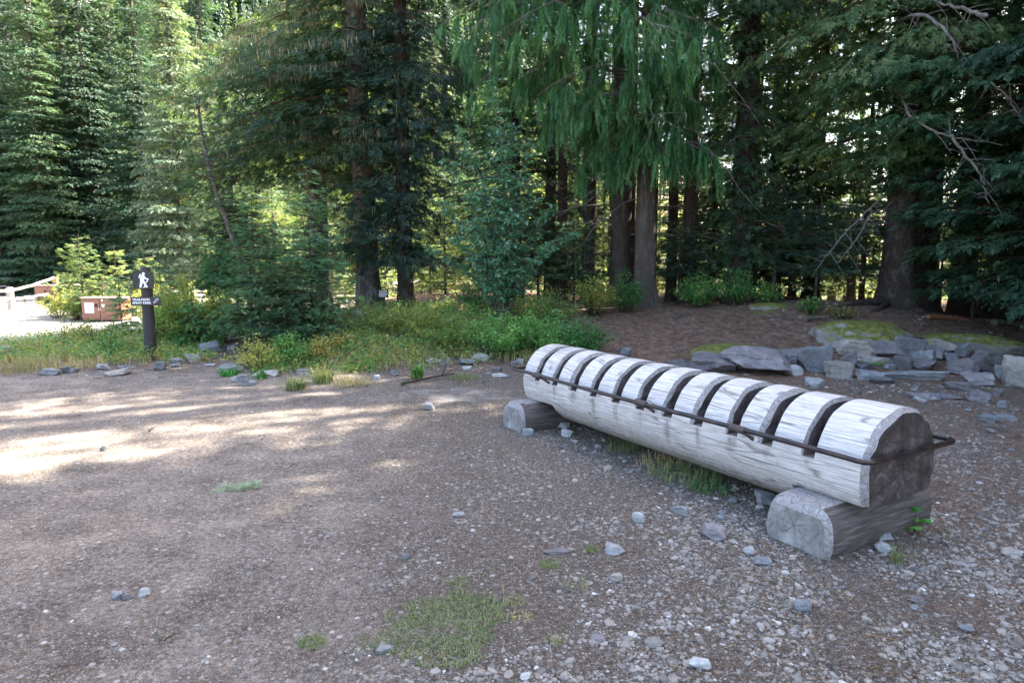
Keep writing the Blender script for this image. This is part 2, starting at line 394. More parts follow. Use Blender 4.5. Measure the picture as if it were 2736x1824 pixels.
def endmat(name, dark, mid, lite, rings=False, ctr=(0, 0)):
    m, nt, b, out = M(name)
    v = coords(nt)
    n = noise(nt, v, 9, 7, .72, .5); n2 = noise(nt, v, 60, 3, .6)
    c = ramp(nt, n, [(.3, dark), (.52, mid), (.74, lite)])
    if rings:
        w = node(nt, 'ShaderNodeTexWave'); w.wave_type = 'RINGS'; w.rings_direction = 'X'
        w.inputs['Scale'].default_value = 30; w.inputs['Distortion'].default_value = 2.2; w.inputs['Detail'].default_value = 2; w.inputs['Detail Scale'].default_value = .8
        nt.links.new(coords(nt), w.inputs['Vector'])
        c = mix(nt, .55, c, ramp(nt, w.outputs['Fac'], [(.2, .66), (.7, 1.08)]), 'MULTIPLY')
        bump(nt, b, w.outputs['Fac'], .25, .003)
        saw = noise(nt, coords(nt, (1, 3, 40)), 4, 4, .6)
        c = mix(nt, .4, c, ramp(nt, saw, [(.3, .7), (.65, 1.1)]), 'MULTIPLY')
    c = mix(nt, .5, c, ramp(nt, n2, [(.3, .7), (.7, 1.1)]), 'MULTIPLY')
    nt.links.new(c, b.inputs['Base Color'])
    v2 = coords(nt, (1, 1, 1) if not rings else (1, 1.6, .9)); wv = noise(nt, v, 5, 3, .6)
    vv = node(nt, 'ShaderNodeVectorMath'); vv.operation = 'ADD'; nt.links.new(v2, vv.inputs[0]); nt.links.new(wv, vv.inputs[1])
    ck = ramp(nt, voro(nt, vv.outputs[0], 5.0, 'Distance', 'DISTANCE_TO_EDGE'), [(0, 0.0), (.03, 1.0)])
    ck = mathn(nt, 'MAXIMUM', ck, ramp(nt, n2, [(.48, 0.0), (.56, 1.0)]))
    c = mix(nt, mathn(nt, 'MULTIPLY', mathn(nt, 'SUBTRACT', 1.0, ck), .6), c, dark)
    sp = node(nt, 'ShaderNodeSeparateXYZ'); nt.links.new(v, sp.inputs[0])      # radial drying cracks from the pith
    yy = mathn(nt, 'SUBTRACT', sp.outputs[1], ctr[0]); zz = mathn(nt, 'SUBTRACT', sp.outputs[2], ctr[1])
    ang = mathn(nt, 'ADD', mathn(nt, 'ARCTAN2', zz, yy), mathn(nt, 'MULTIPLY', noise(nt, v, 7, 3, .6), 1.5))
    rr = mathn(nt, 'SQRT', mathn(nt, 'ADD', mathn(nt, 'MULTIPLY', yy, yy), mathn(nt, 'MULTIPLY', zz, zz)))
    ray_ = mathn(nt, 'MULTIPLY', mathn(nt, 'ABSOLUTE', mathn(nt, 'SINE', mathn(nt, 'MULTIPLY', ang, 3.5))), rr)
    rk = mathn(nt, 'MULTIPLY', ramp(nt, ray_, [(.003, 1.0), (.011, 0.0)]), ramp(nt, mathn(nt, 'ADD', rr, mathn(nt, 'MULTIPLY', noise(nt, v, 4, 2), .25)), [(.20, 1.0), (.33, 0.0)]))
    c = mix(nt, mathn(nt, 'MULTIPLY', rk, .75), c, tuple(x * .6 for x in dark))
    b_in = b.inputs['Base Color']; nt.links.new(c, b_in)
    if not rings: bump(nt, b, n, .5, .012)
    b.inputs['Roughness'].default_value = .8
    return m
MAT['end'] = endmat('dark_log_end_grain', (.022, .016, .014), (.064, .049, .043), (.20, .175, .16), ctr=(0, .45))  # log ends coloured darker than its outer wood
MAT['slot'] = endmat('dark_slot_face', (.036, .028, .027), (.09, .073, .072), (.17, .15, .155))  # slot walls coloured darker than the outer wood
MAT['face'] = endmat('pale_sawn_end_grain', (.13, .12, .115), (.28, .265, .25), (.45, .43, .415), rings=True)

def plain(name, c, rough=.6, metal=0.0, var=.25, scale=20, spec=.4, c2=None):
    m, nt, b, out = M(name)
    n = noise(nt, coords(nt), scale, 5, .65)
    c2 = c2 or tuple(x * .6 for x in c)
    r = mix(nt, ramp(nt, n, [(.5 - var, 1.0), (.5 + var, 0.0)]), c, c2)
    nt.links.new(r, b.inputs['Base Color']); b.inputs['Roughness'].default_value = rough; b.inputs['Metallic'].default_value = metal
    b.inputs['Specular IOR Level'].default_value = spec; bump(nt, b, n, .2, .004)
    return m
MAT['pipe'] = plain('black_iron_pipe', (.018, .018, .020), .32, .4, .08, 9, .5, (.05, .033, .027))
MAT['rust'] = plain('rusty_sleeve', (.085, .062, .056), .6, .2, .2, 40, .4, (.045, .035, .032))
MAT['sign'] = plain('brown_sign_paint', (.045, .037, .037), .6, 0, .3, 60)
MAT['post'] = plain('dark_stained_post', (.042, .036, .037), .7, 0, .3, 30)
MAT['white'] = plain('white_sign_paint', (.85, .85, .88), .5, 0, .45, 60, .4, (.75, .75, .78))
MAT['locker'] = plain('brown_locker_paint', (.21, .085, .05), .45, 0, .3, 9, .5, (.16, .062, .038))
MAT['lockertop'] = plain('pale_locker_top', (.42, .30, .25), .6, 0, .3, 9)  # lid colour paler than the locker body
MAT['darkslot'] = plain('black_gap', (.02, .015, .012), .8)
MAT['steel'] = plain('latch_steel', (.5, .5, .48), .4, .8)
MAT['fence'] = woodmat('weathered_rail_wood', (.33, .30, .26), (.46, .43, .38), (.18, .16, .14), stain_tone=False)
MAT['redtwig'] = plain('orange_brown_wood', (.34, .13, .06), .8)
MAT['redpost'] = plain('rusty_red_post', (.33, .15, .09), .8)
MAT['forb'] = leafmat('fresh_forb_leaf', (.06, .22, .05), (.09, .30, .06), (.16, .36, .08), rough=.45)

# ------------------------------------------------------------------ plant templates
def spray_tpl(n=7, w=.06, ang=42, L=.42, curl=.12, seed=1, drop=.12):
    """a ragged conifer spray along +x, unit long: twiglets each side of an axis; last array is the hue offset of each twiglet"""
    V, F, T = [], [], []; r = RS(seed)
    def blade(p, d, l, ww, t):
        d = np.array(d, float); d /= np.linalg.norm(d); s = np.cross([0, 0, 1.0], d); s /= np.linalg.norm(s) + 1e-9
        s = s + np.array([0, 0, r.normal(0, .5)])
        k = len(V); q = np.array(p, float)
        V.extend([q, q + d * l * .55 + s * ww / 2, q + d * l + [0, 0, -curl * l], q + d * l * .55 - s * ww / 2])
        F.append([k, k + 1, k + 2, k + 3]); T.extend([t] * 4)
    for i in range(n):
        for sgn in (-1, 1):
            if r.random() < drop: continue
            t = (i + .15 + .5 * r.random()) / n; l = L * (1.12 - t) * r.uniform(.45, 1.25)
            a = rad(ang - 14 * t + r.normal(0, 9)) * sgn
            blade((t * .85, 0, -curl * t * t), (math.cos(a), math.sin(a), r.normal(-.12, .14)), l, w * r.uniform(.7, 1.2), r.normal(0, .17) + .10 * t)
    blade((0, 0, 0), (1, 0, -curl), 1.0, w * .7, .1)
    return np.array(V), np.array(F), np.array(T)
SPRAY = [spray_tpl(7, .072, 44, .48, .12, k) for k in range(5)]
SPRAY_F = [spray_tpl(5, .12, 46, .50, .12, 20 + k, .15) for k in range(4)]

def cedar_tpl(seed):
    V, F, T = [], [], []
    r = RS(seed); n = 7
    for i in range(n):
        for sgn in (-1, 1):
            if r.random() < .15: continue
            t = (i + .6 * r.random()) / n
            a = rad(r.uniform(12, 36)) * sgn; l = .36 * (1 - .5 * t) * r.uniform(.5, 1.2)
            d = np.array([math.cos(a), math.sin(a), r.normal(0, .2)]); s = np.array([-d[1], d[0], 0]) * .026
            q = np.array([t * .86, 0, 0]); k = len(V)
            V.extend([q, q + d * l * .6 + s, q + d * l, q + d * l * .6 - s]); F.append([k, k + 1, k + 2, k + 3]); T.extend([r.normal(0, .16) + .14 * t] * 4)
    k = len(V); V.extend([(0, 0, 0), (.5, .014, 0), (1, 0, 0), (.5, -.014, 0)]); F.append([k, k + 1, k + 2, k + 3]); T.extend([.15] * 4)
    return np.array(V, float), np.array(F), np.array(T)
CEDAR = [cedar_tpl(k) for k in range(5)]
LEAF = (np.array([(0, 0, 0), (.28, .26, .05), (.68, .24, .03), (1, 0, -.10), (.68, -.24, .03), (.28, -.26, .05), (.5, 0, -.03)], float),
        np.array([[0, 6, 1, 1], [1, 6, 2, 2], [2, 6, 3, 3], [3, 6, 4, 4], [4, 6, 5, 5], [5, 6, 0, 0]])[:, :3])
LEAF_S = (np.array([(0, 0, 0), (.5, .30, .08), (1, 0, 0), (.5, -.30, .08)], float), np.array([[0, 1, 2], [0, 2, 3]]))
STRAND = (np.array([(0, -.10, 0), (0, .10, 0), (.35, .13, .03), (.35, -.07, -.02), (.7, .03, -.03), (.7, -.10, .02), (1, -.02, 0)], float),
          np.array([[0, 1, 2], [0, 2, 3], [3, 2, 4], [3, 4, 5], [5, 4, 6]]))

def frames(D, roll, upv=(0, 0, 1)):
    """rotation matrices with +x along D, z near upv turned by roll"""
    D = D / (np.linalg.norm(D, axis=1)[:, None] + 1e-9)
    Y = np.cross(np.broadcast_to(np.array(upv, float), D.shape), D); Y /= np.linalg.norm(Y, axis=1)[:, None] + 1e-9
    Z = np.cross(D, Y); c, s = np.cos(roll)[:, None], np.sin(roll)[:, None]
    return np.stack([D, Y * c + Z * s, Z * c - Y * s], -1)

def rotz(P, a):
    c, s = math.cos(a), math.sin(a)
    return np.stack([P[:, 0] * c - P[:, 1] * s, P[:, 0] * s + P[:, 1] * c, P[:, 2]], -1)

def crown(seed, zs, Lf, droop=.25, rise=.1, dens=26, size=.34, tpl=SPRAY, mats=('fir',), az=None, width=.42, lich=0, tipup=.12, tint=(.0, 1.0), stems=True, fac=1.0):
    """conifer boughs: zs branch heights, Lf(z) their length; returns (leaf G, stem G, lichen G)"""
    r = RS(seed); g, st, li = G(), G(), G()
    for i, z in enumerate(zs):
        a = (i * 2.39996 + r.normal(0, .35)) if az is None else az[i]
        L = Lf(z, a) * ((.68 + .5 * r.random()) if r.random() < .7 else (.25 + .4 * r.random()))
        if L < .12: continue
        dr = droop * (.6 + .8 * r.random()); ri = rise + r.normal(0, .05)
        k = max(5, int(2.0 * fac * dens * (L * .5 + L * L * .32)))
        nb = max(4, int(L * 7)); tb = .06 + .86 * (np.arange(nb) + r.random(nb)) / nb; sb = np.where(np.arange(nb) % 2 == 0, 1, -1) * r.uniform(.55, 1.1, nb)
        ib = r.integers(0, nb, k); s = sb[ib] * r.random(k) ** .8; t = np.clip(tb[ib] + r.normal(0, .012, k) + .10 * np.abs(s), .04, 1)
        hw = width * L * np.sin(PI * np.clip(t * .78 + .2, 0, 1)) ** .8 + .05
        y = s * hw; x = t * L
        def zz(x): return ri * x - dr * L * (x / L) ** 2 + tipup * L * np.clip(x / L, 0, 1) ** 4
        zl = zz(x) - .22 * np.abs(y) * droop * 2 + r.normal(0, .03 * L ** .5, k)
        head = np.sign(s) * (.35 + .55 * (1 - t) * 1.2) * np.minimum(1, np.abs(s) * 4) + r.normal(0, .28, k); pit = ri - 2 * dr * (x / L) * .8 - .15 + r.normal(0, .18, k) + 4 * tipup * np.clip(x / L, 0, 1) ** 3 * .5
        D = np.stack([np.cos(head), np.sin(head), pit], -1)
        P = rotz(np.stack([x, y, zl], -1), a) + [0, 0, z]
        sc = .74 * size * (.65 + .7 * r.random(k)) * (1 - .25 * np.abs(s))
        Rm = frames(rotz(D, a), r.normal(0, .30, k)) * sc[:, None, None]
        g.multi(tpl, Rm, P, 0, np.clip(tint[0] + (tint[1] - tint[0]) * (.25 + .45 * r.random() + r.normal(0, .16, k)), 0, 1))
        if stems:
            q = np.linspace(0, .93, 6) * L
            pts = rotz(np.stack([q, .04 * L * np.sin(q * 3 / L + i), zz(q)], -1), a) + [0, 0, z]
            tube(st, pts, np.linspace(.009 * L + .008, .004, 6), 4, 0, False)
        if lich > 0:
            kk = r.poisson(lich * L * 5.5) if r.random() < .75 else 0
            if kk:
                cc = r.uniform(.25, 1, 5); xl = np.clip(cc[r.integers(0, 3, kk)] + r.normal(0, .07, kk), .1, 1) * L; yl = r.uniform(-.7, .7, kk) * width * L * .8
                Pl = rotz(np.stack([xl, yl, zz(xl) - .02], -1), a) + [0, 0, z]
                Dl = np.stack([r.normal(0, .12, kk), r.normal(0, .12, kk), -np.ones(kk)], -1)
                Rl = frames(Dl, r.uniform(0, 6.28, kk), (1, 0, 0)) * (.04 + .15 * r.random(kk) ** 1.8)[:, None, None]
                li.inst(STRAND[0] * [1, .42, .42], STRAND[1], Rl, Pl, 0, r.random(kk))
    return g, st, li

def trunk_g(h, r0, r1, seed, flare=.5, sides=22, rings=34, lean=(0, 0), lob=.07, bow=0.0):
    g = G(); z = np.concatenate([[-.25], np.linspace(0, 1, rings) ** 1.5 * h])
    R = r0 + (r1 - r0) * np.clip(z / h, 0, 1) ** .85; R = R * (1 + flare * np.exp(-np.maximum(z, 0) / (r0 * 1.1)))
    th = np.arange(sides) * 2 * PI / sides
    ph = RS(seed).random(3) * 6
    root = np.exp(-np.maximum(z, 0) / (r0 * 1.3))[:, None] * .28 * flare * (np.sin(5 * th + ph[0]) + .6 * np.sin(3 * th + ph[1]))[None]
    lo = 1 + lob * vnoise(np.cos(th)[None] * 3 + 9, np.sin(th)[None] * 3, z[:, None] * 1.3, seed) + .5 * lob * vnoise(np.cos(th)[None] * 9, np.sin(th)[None] * 9, z[:, None] * 3, seed + 3) + root
    P = np.stack([lean[0] * z + bow * np.sin(z / h * PI) + .02 * np.sin(z * .7 + ph[2]), lean[1] * z, z], -1)
    tube(g, P, R, sides, 0, True, .5, lo)
    return g

def dead_g(seed, zs, Lf, droop=.25, sub=5, th=.012):
    """bare dead limbs with side twigs"""
    r = RS(seed); g = G()
    for i, z in enumerate(zs):
        a = r.uniform(0, 2 * PI); L = Lf * (.5 + r.random()); q = np.linspace(0, 1, 7)
        wob = r.normal(0, .05, (7, 3)) * L * q[:, None]
        pts = np.stack([q * L, 0 * q, .12 * q * L - droop * L * q ** 2], -1) + wob
        tube(g, rotz(pts, a) + [0, 0, z], np.linspace(th * (1 + .5 * L), .003, 7), 5, 0, False)
        for _ in range(sub):
            k = r.integers(1, 6); l2 = L * r.uniform(.12, .4); h = r.uniform(.4, 1.2) * r.choice([-1, 1])
            d = np.array([math.cos(h), math.sin(h), r.uniform(-.7, .2)]); qq = np.linspace(0, 1, 4)[:, None]
            p2 = pts[k] + d * l2 * qq + np.array([0, 0, -.15 * l2]) * qq ** 2 + r.normal(0, .02, (4, 3)) * qq
            tube(g, rotz(p2, a) + [0, 0, z], np.linspace(.006, .002, 4), 3, 0, False)
    return g

def make_tree(name, label, cat, loc, rz, trunk, tmat, leaf=None, lmat=None, stems=None, lichen=None, dead=None, group=None):
    t = thing(name, label, cat, loc, rz, group)
    trunk.build('trunk', MAT[tmat], t, smooth=True)
    if stems is not None and stems.n: stems.build('branch', MAT['twig' if tmat != 'bark_dark' else 'bark_dark'], t).__setitem__('kind', 'stuff')
    if leaf is not None and leaf.n: leaf.build('crown', MAT[lmat], t)
    if lichen is not None and lichen.n: lichen.build('hanging_lichen', MAT['lichen'], t)
    if dead is not None and dead.n: dead.build('dead_branch', MAT['twig'], t).__setitem__('kind', 'stuff')
    return t
#PART2

# ================================================================== ground
def make_ground():
    def axis(n, A, B, c0=0.0, lo=-1, hi=1):
        s = np.linspace(lo, hi, n); return c0 + A * np.sinh(B * s) / math.sinh(B)
    X = axis(420, 600, 6.6); Y = axis(520, 600, 6.6, 5.0, -.72, 1)
    xx, yy = np.meshgrid(X, Y, indexing='ij'); zz = ground(xx, yy)
    near = np.exp(-((xx / 9) ** 2 + ((yy - 7) / 9) ** 2))
    zz = zz + near * (.012 * fbm(xx * 2.2, yy * 2.2, 0, 11) + .006 * vnoise(xx * 9, yy * 9, 0, 15))
    # wheel ruts and small dips under the log
    n, m = xx.shape
    i = np.arange(n - 1)[:, None] * m; j = np.arange(m - 1)[None]
    F = np.stack([i + j, i + m + j, i + m + j + 1, i + j + 1], -1).reshape(-1, 4)
    g = G(); g.add(np.stack([xx, yy, zz], -1).reshape(-1, 3), F)
    me = g.mesh('ground', MAT['ground'], True)
    N = lambda s, k: fbm(xx * s, yy * s, 0, k)
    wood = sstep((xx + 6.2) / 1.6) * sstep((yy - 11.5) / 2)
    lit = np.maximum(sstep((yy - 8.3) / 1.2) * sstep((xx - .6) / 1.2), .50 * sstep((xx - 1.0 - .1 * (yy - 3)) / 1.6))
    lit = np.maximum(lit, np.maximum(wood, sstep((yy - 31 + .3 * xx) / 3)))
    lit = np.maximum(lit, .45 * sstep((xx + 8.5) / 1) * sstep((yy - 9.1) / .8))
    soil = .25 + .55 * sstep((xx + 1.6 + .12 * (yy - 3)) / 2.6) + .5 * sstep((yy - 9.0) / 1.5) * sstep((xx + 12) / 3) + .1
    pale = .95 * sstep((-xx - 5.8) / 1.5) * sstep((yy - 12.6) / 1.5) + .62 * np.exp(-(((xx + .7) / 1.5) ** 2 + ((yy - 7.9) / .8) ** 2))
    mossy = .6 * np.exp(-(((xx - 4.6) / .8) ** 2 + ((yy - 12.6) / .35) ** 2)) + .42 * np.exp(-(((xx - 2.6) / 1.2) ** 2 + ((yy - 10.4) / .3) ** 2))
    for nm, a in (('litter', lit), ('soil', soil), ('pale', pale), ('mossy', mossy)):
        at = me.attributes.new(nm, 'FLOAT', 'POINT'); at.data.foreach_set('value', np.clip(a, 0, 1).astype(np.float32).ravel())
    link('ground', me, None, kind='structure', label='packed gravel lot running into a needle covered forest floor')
make_ground()

# ================================================================== log bike rack
RO = np.array([2.2123, 3.6504]); RZ = rad(120.89)
AX = np.array([math.cos(RZ), math.sin(RZ)]); AN = np.array([-math.sin(RZ), math.cos(RZ)])
def rack():
    t = thing('log_bike_rack', 'long silvered log with eleven sawn bicycle slots and an iron rail around it', 'bike rack', (*RO, 0), RZ)
    zc, R0, zs = .43, .350, .468
    s0, s1 = .055, 3.56
    ctr = .405 + .2885 * np.arange(11); hw = .041; jr = RS(6); ctr = ctr + jr.normal(0, .004, 11); HW = {float(c): .041 + jr.normal(0, .0028) for c in ctr}
    S = [s0, s0 + .034]; tag = {0: 1.0, 1: 0.0}; cuts = []
    rings = {s0: 1.0, s0 + .034: 0.0}
    for c in ctr:
        hw = HW[float(c)]; rings[c - hw] = .35; rings[c - hw - .010] = 0.0
        rings[c + hw] = 1.0; rings[c + hw + .030] = 0.0
    rings[s1] = 1.0; rings[s1 - .03] = 0.0
    for e in (.52, .535, 3.10, 3.085): rings[e] = 0.0
    for s in np.arange(s0 + .05, s1 - .03, .022):
        if min(abs(s - k) for k in rings) > .009: rings[s] = 0.0
    ss = np.array(sorted(rings)); dr = np.array([rings[s] for s in ss])
    th0 = math.asin((zs - zc) / R0)
    thU = np.linspace(th0, PI - th0, 46); thL = np.linspace(PI - th0, 2 * PI + th0, 50)[1:-1]
    th = np.concatenate([thU, thL]); nU, nT = len(thU), len(th)
    A, B = np.meshgrid(ss, th, indexing='ij')
    D = dr[:, None] * np.ones_like(B)
    edge = np.clip(np.minimum(B - th0, PI - th0 - B) / rad(12), 0, 1)
    isend = ((A < s0 + .001) | (A > s1 - .001))
    fade = np.where(isend, 1.0, np.where(B <= PI - th0 + 1e-6, edge, 0.0))
    R = R0 - .0035 * A
    R = R + .0105 * fbm(A * .9, np.cos(B) * 1.6 + 3, np.sin(B) * 1.6, 21) + .0022 * fbm(A * 3, np.cos(B) * 9, np.sin(B) * 9, 22) - .0012 * np.abs(vnoise(A * 6, B * 22, 0, 23))
    R = R - D * fade * (.027 + .006 * vnoise(B * 6, A * 30, 0, 24))
    rough = np.where((dr[:, None] > .9) | (np.roll(dr, 1)[:, None] > .9) | (np.roll(dr, -1)[:, None] > .9), 1, 0)
    Sx = A + rough * .008 * vnoise(B * 5.5, A * 20, 0, 25) * fade
    Y = R * np.cos(B); Z = zc + R * np.sin(B)
    sup = (A <= .521) | (A >= 3.099)
    Z = np.where(sup & (B > PI), np.maximum(Z, .266 + .004 * vnoise(A * 9, Y * 9, 0, 4)), Z)
    V = np.stack([Sx, Y, Z], -1).reshape(-1, 3)
    inslot = np.zeros(len(ss) - 1, bool)
    for c in ctr:
        hw = HW[float(c)]; inslot |= (ss[:-1] >= c - hw - 1e-6) & (ss[1:] <= c + hw + 1e-6)
    st = np.zeros_like(A)
    for k, c in enumerate(ctr):
        w = .022 + .012 * (k % 3)
        ln = (.10, .22, .14, .30, .34, .2, .36, .24, .2, .12, .10)[10 - k]
        st = np.maximum(st, np.exp(-((A - c) / w) ** 2) * sstep((zs - Z + .012) / .015) * (1 - sstep((zs - Z) / ln)) * .9)
    st = np.where(B > PI - th0, st, 0)
    st = np.maximum(st, .62 * np.exp(-(((A - 3.30) / .22) ** 2 + ((B - 1.35) / .55) ** 2)) + .75 * np.exp(-(((A - 3.02) / .06) ** 2 + ((B - .62) / .12) ** 2)) + .5 * np.exp(-(((A - 2.8) / .1) ** 2 + ((B - 1.0) / .12) ** 2)))
    st = np.maximum(st, .62 * sstep((.42 - Z) / .34) + .12 * sstep((vnoise(A * 1.5, B * 2, 0, 31)) / .6))  # wood gets darker towards the underside, with random blotches
    F, Mi = [], []
    for i in range(len(ss) - 1):
        cham = (max(dr[i], dr[i + 1]) > .9) and not inslot[i]
        endc = i == 0 or i == len(ss) - 2
        for j in range(nT):
            j2 = (j + 1) % nT
            if inslot[i] and j < nU - 1: continue
            mi = 1 if (cham and (j < nU - 1 or endc)) else 0
            if not endc and (dr[i] > .9 or dr[i + 1] > .9) and j >= nU - 1: mi = 0
            F.append([i * nT + j, (i + 1) * nT + j, (i + 1) * nT + j2, i * nT + j2]); Mi.append(mi)
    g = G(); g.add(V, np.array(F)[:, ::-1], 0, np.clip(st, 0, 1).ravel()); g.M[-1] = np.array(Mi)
    # slot floors and faces, and the two ends
    g2V = V
    for i in range(len(ss) - 1):
        if inslot[i]:
            q = [V[i * nT], V[(i + 1) * nT], V[(i + 1) * nT + nU - 1], V[i * nT + nU - 1]]
            g.add(q, np.array([[0, 1, 2, 3]]), 4, .3)
    for c in ctr:
        hw = HW[float(c)]
        for e, flip in ((c - hw, False), (c + hw, True)):
            i = int(np.argmin(np.abs(ss - e))); rng = V[i * nT:i * nT + nU]
            P = np.concatenate([rng, [[rng[:, 0].mean(), 0, .60]]]); k = nU
            Ff = [[j, j + 1, k] for j in range(nU - 1)] + [[nU - 1, 0, k]]
            g.add(P, np.array(Ff)[:, ::-1] if flip else np.array(Ff), 3, 0)
    for i, flip in ((0, True), (len(ss) - 1, False)):
        rng = V[i * nT:(i + 1) * nT]; inner = rng * [1, .5, .5] + [0, 0, .5 * zc]; inner[:, 0] += .004 * vnoise(inner[:, 1] * 9, inner[:, 2] * 9, 0, 7)
        P = np.concatenate([rng, inner, [[rng[:, 0].mean(), 0, zc]]])
        Ff = [[j, (j + 1) % nT, nT + (j + 1) % nT, nT + j] for j in range(nT)]; Ft = [[nT + j, nT + (j + 1) % nT, 2 * nT] for j in range(nT)]
        Ff, Ft = np.array(Ff), np.array(Ft)
        if flip: Ff, Ft = Ff[:, ::-1], Ft[:, ::-1]
        g.add(P, Ff, 2, 0); g.add(P, Ft, 2, 0)
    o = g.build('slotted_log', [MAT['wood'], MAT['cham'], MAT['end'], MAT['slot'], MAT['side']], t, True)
    em = o.modifiers.new('split', 'EDGE_SPLIT'); em.split_angle = rad(34)
    # supports
    for cs, sd, w in ((.335, 1, 1.0), (3.42, 5, .88)):
        g = G(); na = 56; a = np.arange(na) * 2 * PI / na
        ys = np.concatenate([[.535, .497], np.linspace(.46, -.42, 26), [-.46, -.49]]); sh = np.concatenate([[.87, .985], np.ones(26), [.97, .86]])
        YY, AA = np.meshgrid(ys, a, indexing='ij')
        Rr = .213 * w / (np.abs(np.cos(AA)) ** 2.25 + np.abs(np.sin(AA)) ** 2.25) ** (1 / 2.25) * sh[:, None] * (1 + .025 * fbm(YY * 2, np.cos(AA) * 2, np.sin(AA) * 2, sd) + .02 * vnoise(YY * 3, AA * 7, 0, sd + 1) * (YY < .45))
        X = cs + Rr * 1.02 * np.cos(AA); Z = .085 + Rr * np.sin(AA)
        Z = np.minimum(Z, .262 - .05 * (1 - sh[:, None]) / .13 + .0 * X)
        YY = YY + .006 * vnoise(X * 9, Z * 9, YY * 2, sd)
        V = np.stack([X, YY, Z], -1).reshape(-1, 3)
        n = len(ys)
        F = []; Mi = []
        for i in range(n - 1):
            for j in range(na):
                j2 = (j + 1) % na; F.append([i * na + j, i * na + j2, (i + 1) * na + j2, (i + 1) * na + j])
                top = Z[i, j] > .25 and Z[i, j2] > .25
                Mi.append(1 if (i == 0 or top) else 0)
        g.add(V, np.array(F), 0, .3); g.M[-1] = np.array(Mi)
        for i, fl in ((0, False), (n - 1, True)):
            rg = V[i * na:(i + 1) * na]; c = rg.mean(0); P = np.concatenate([rg, [c]])
            Ff = np.array([[j, na, (j + 1) % na] for j in range(na)]); g.add(P, Ff[:, ::-1] if fl else Ff, 2, 0)
        # put the mesh origin on the face centre so that the rings turn round it
        o = g.build('support_log', [MAT['side'], MAT['cham'], MAT['face']], t, True)
        me = o.data; me.transform(Matrix.Translation((-cs - .01, -.5, -.12))) ; me.transform(Matrix.Rotation(PI / 2, 4, 'Z'))
        o.location = (cs + .01, .5, .12); o.rotation_euler = (0, 0, -PI / 2)
        em = o.modifiers.new('split', 'EDGE_SPLIT'); em.split_angle = rad(32)
    # rail
    L, W, zp, rc = 3.594, .436, .55, .055
    pts = []
    def arc(cx, cy, a0):
        for q in np.linspace(0, PI / 2, 7): pts.append((cx + rc * math.cos(a0 + q), cy + rc * math.sin(a0 + q), zp))
    arc(L - rc, W - rc, 0)
    for q in np.linspace(L - rc, rc, 40)[1:-1]: pts.append((q, W, zp + .004 * math.sin(q * 2.2)))
    arc(rc, W - rc, PI / 2); arc(rc, -W + rc, PI)
    for q in np.linspace(rc, L - rc, 20)[1:-1]: pts.append((q, -W, zp))
    arc(L - rc, -W + rc, 1.5 * PI); pts.append(pts[0])
    g = G(); tube(g, pts, .0155, 12, 0, False); rail = g.build('iron_rail', MAT['pipe'], t, True)
    def son(u, v, off):
        d = ray(u, v); n3 = np.array([*AN, 0]); o = np.array([0, 0, CAMH]); m3 = np.array([*RO, 0]); tt = ((m3 + n3 * off - o) @ n3) / (d @ n3)
        return float(((o + d * tt)[:2] - RO) @ AX)
    for u, v in ((1436, 1003), (1712, 1085), (1970, 1150)):
        s = son(u, v, W)
        for sg in (1, -1):
            g = G(); q = np.array([-.06, -.057, -.05, .05, .057, .06]); tube(g, np.stack([s + q, sg * W + 0 * q, zp + 0 * q], -1), [.017, .023, .0245, .0245, .023, .017], 14, 0)
            g.build('sleeve', MAT['rust'], rail, True)
            g = G(); tube(g, [(s - .01, sg * (W - .005), zp - .01), (s - .03, sg * (W - .05), zp - .035), (s - .045, sg * .315, zp - .085)], [.013, .012, .012], 10)
            g.build('bracket', MAT['rust'], rail, True)
    for a, b2 in ((.0, .09), (L, 3.5)):
        g = G(); tube(g, [(a, 0, zp), (b2, 0, zp)], .0135, 10); g.build('bracket', MAT['rust'], rail, True)
rack()

# ================================================================== signs
def flat_poly(g, pts, y, m=0):
    """polygons in the x-z plane facing -y"""
    P = np.array([(a, y, b) for a, b in pts]); g.add(P, np.array([list(range(len(pts)))]), m)

def text_mesh(name, s, size, mat, parent, loc, bold=.012, spacing=1.0):
    cu = bpy.data.curves.new(name, 'FONT'); cu.body = s; cu.size = size; cu.offset = bold * size; cu.space_character = spacing; cu.extrude = .0015
    cu.align_x = 'LEFT'; cu.resolution_u = 3
    o = bpy.data.objects.new(name, cu); COL.objects.link(o); dg = bpy.context.evaluated_depsgraph_get()
    me = bpy.data.meshes.new_from_object(o.evaluated_get(dg)); bpy.data.objects.remove(o)
    me.materials.clear(); me.materials.append(mat); me.transform(Matrix.Rotation(PI / 2, 4, 'X'))
    return link(name, me, parent, loc)

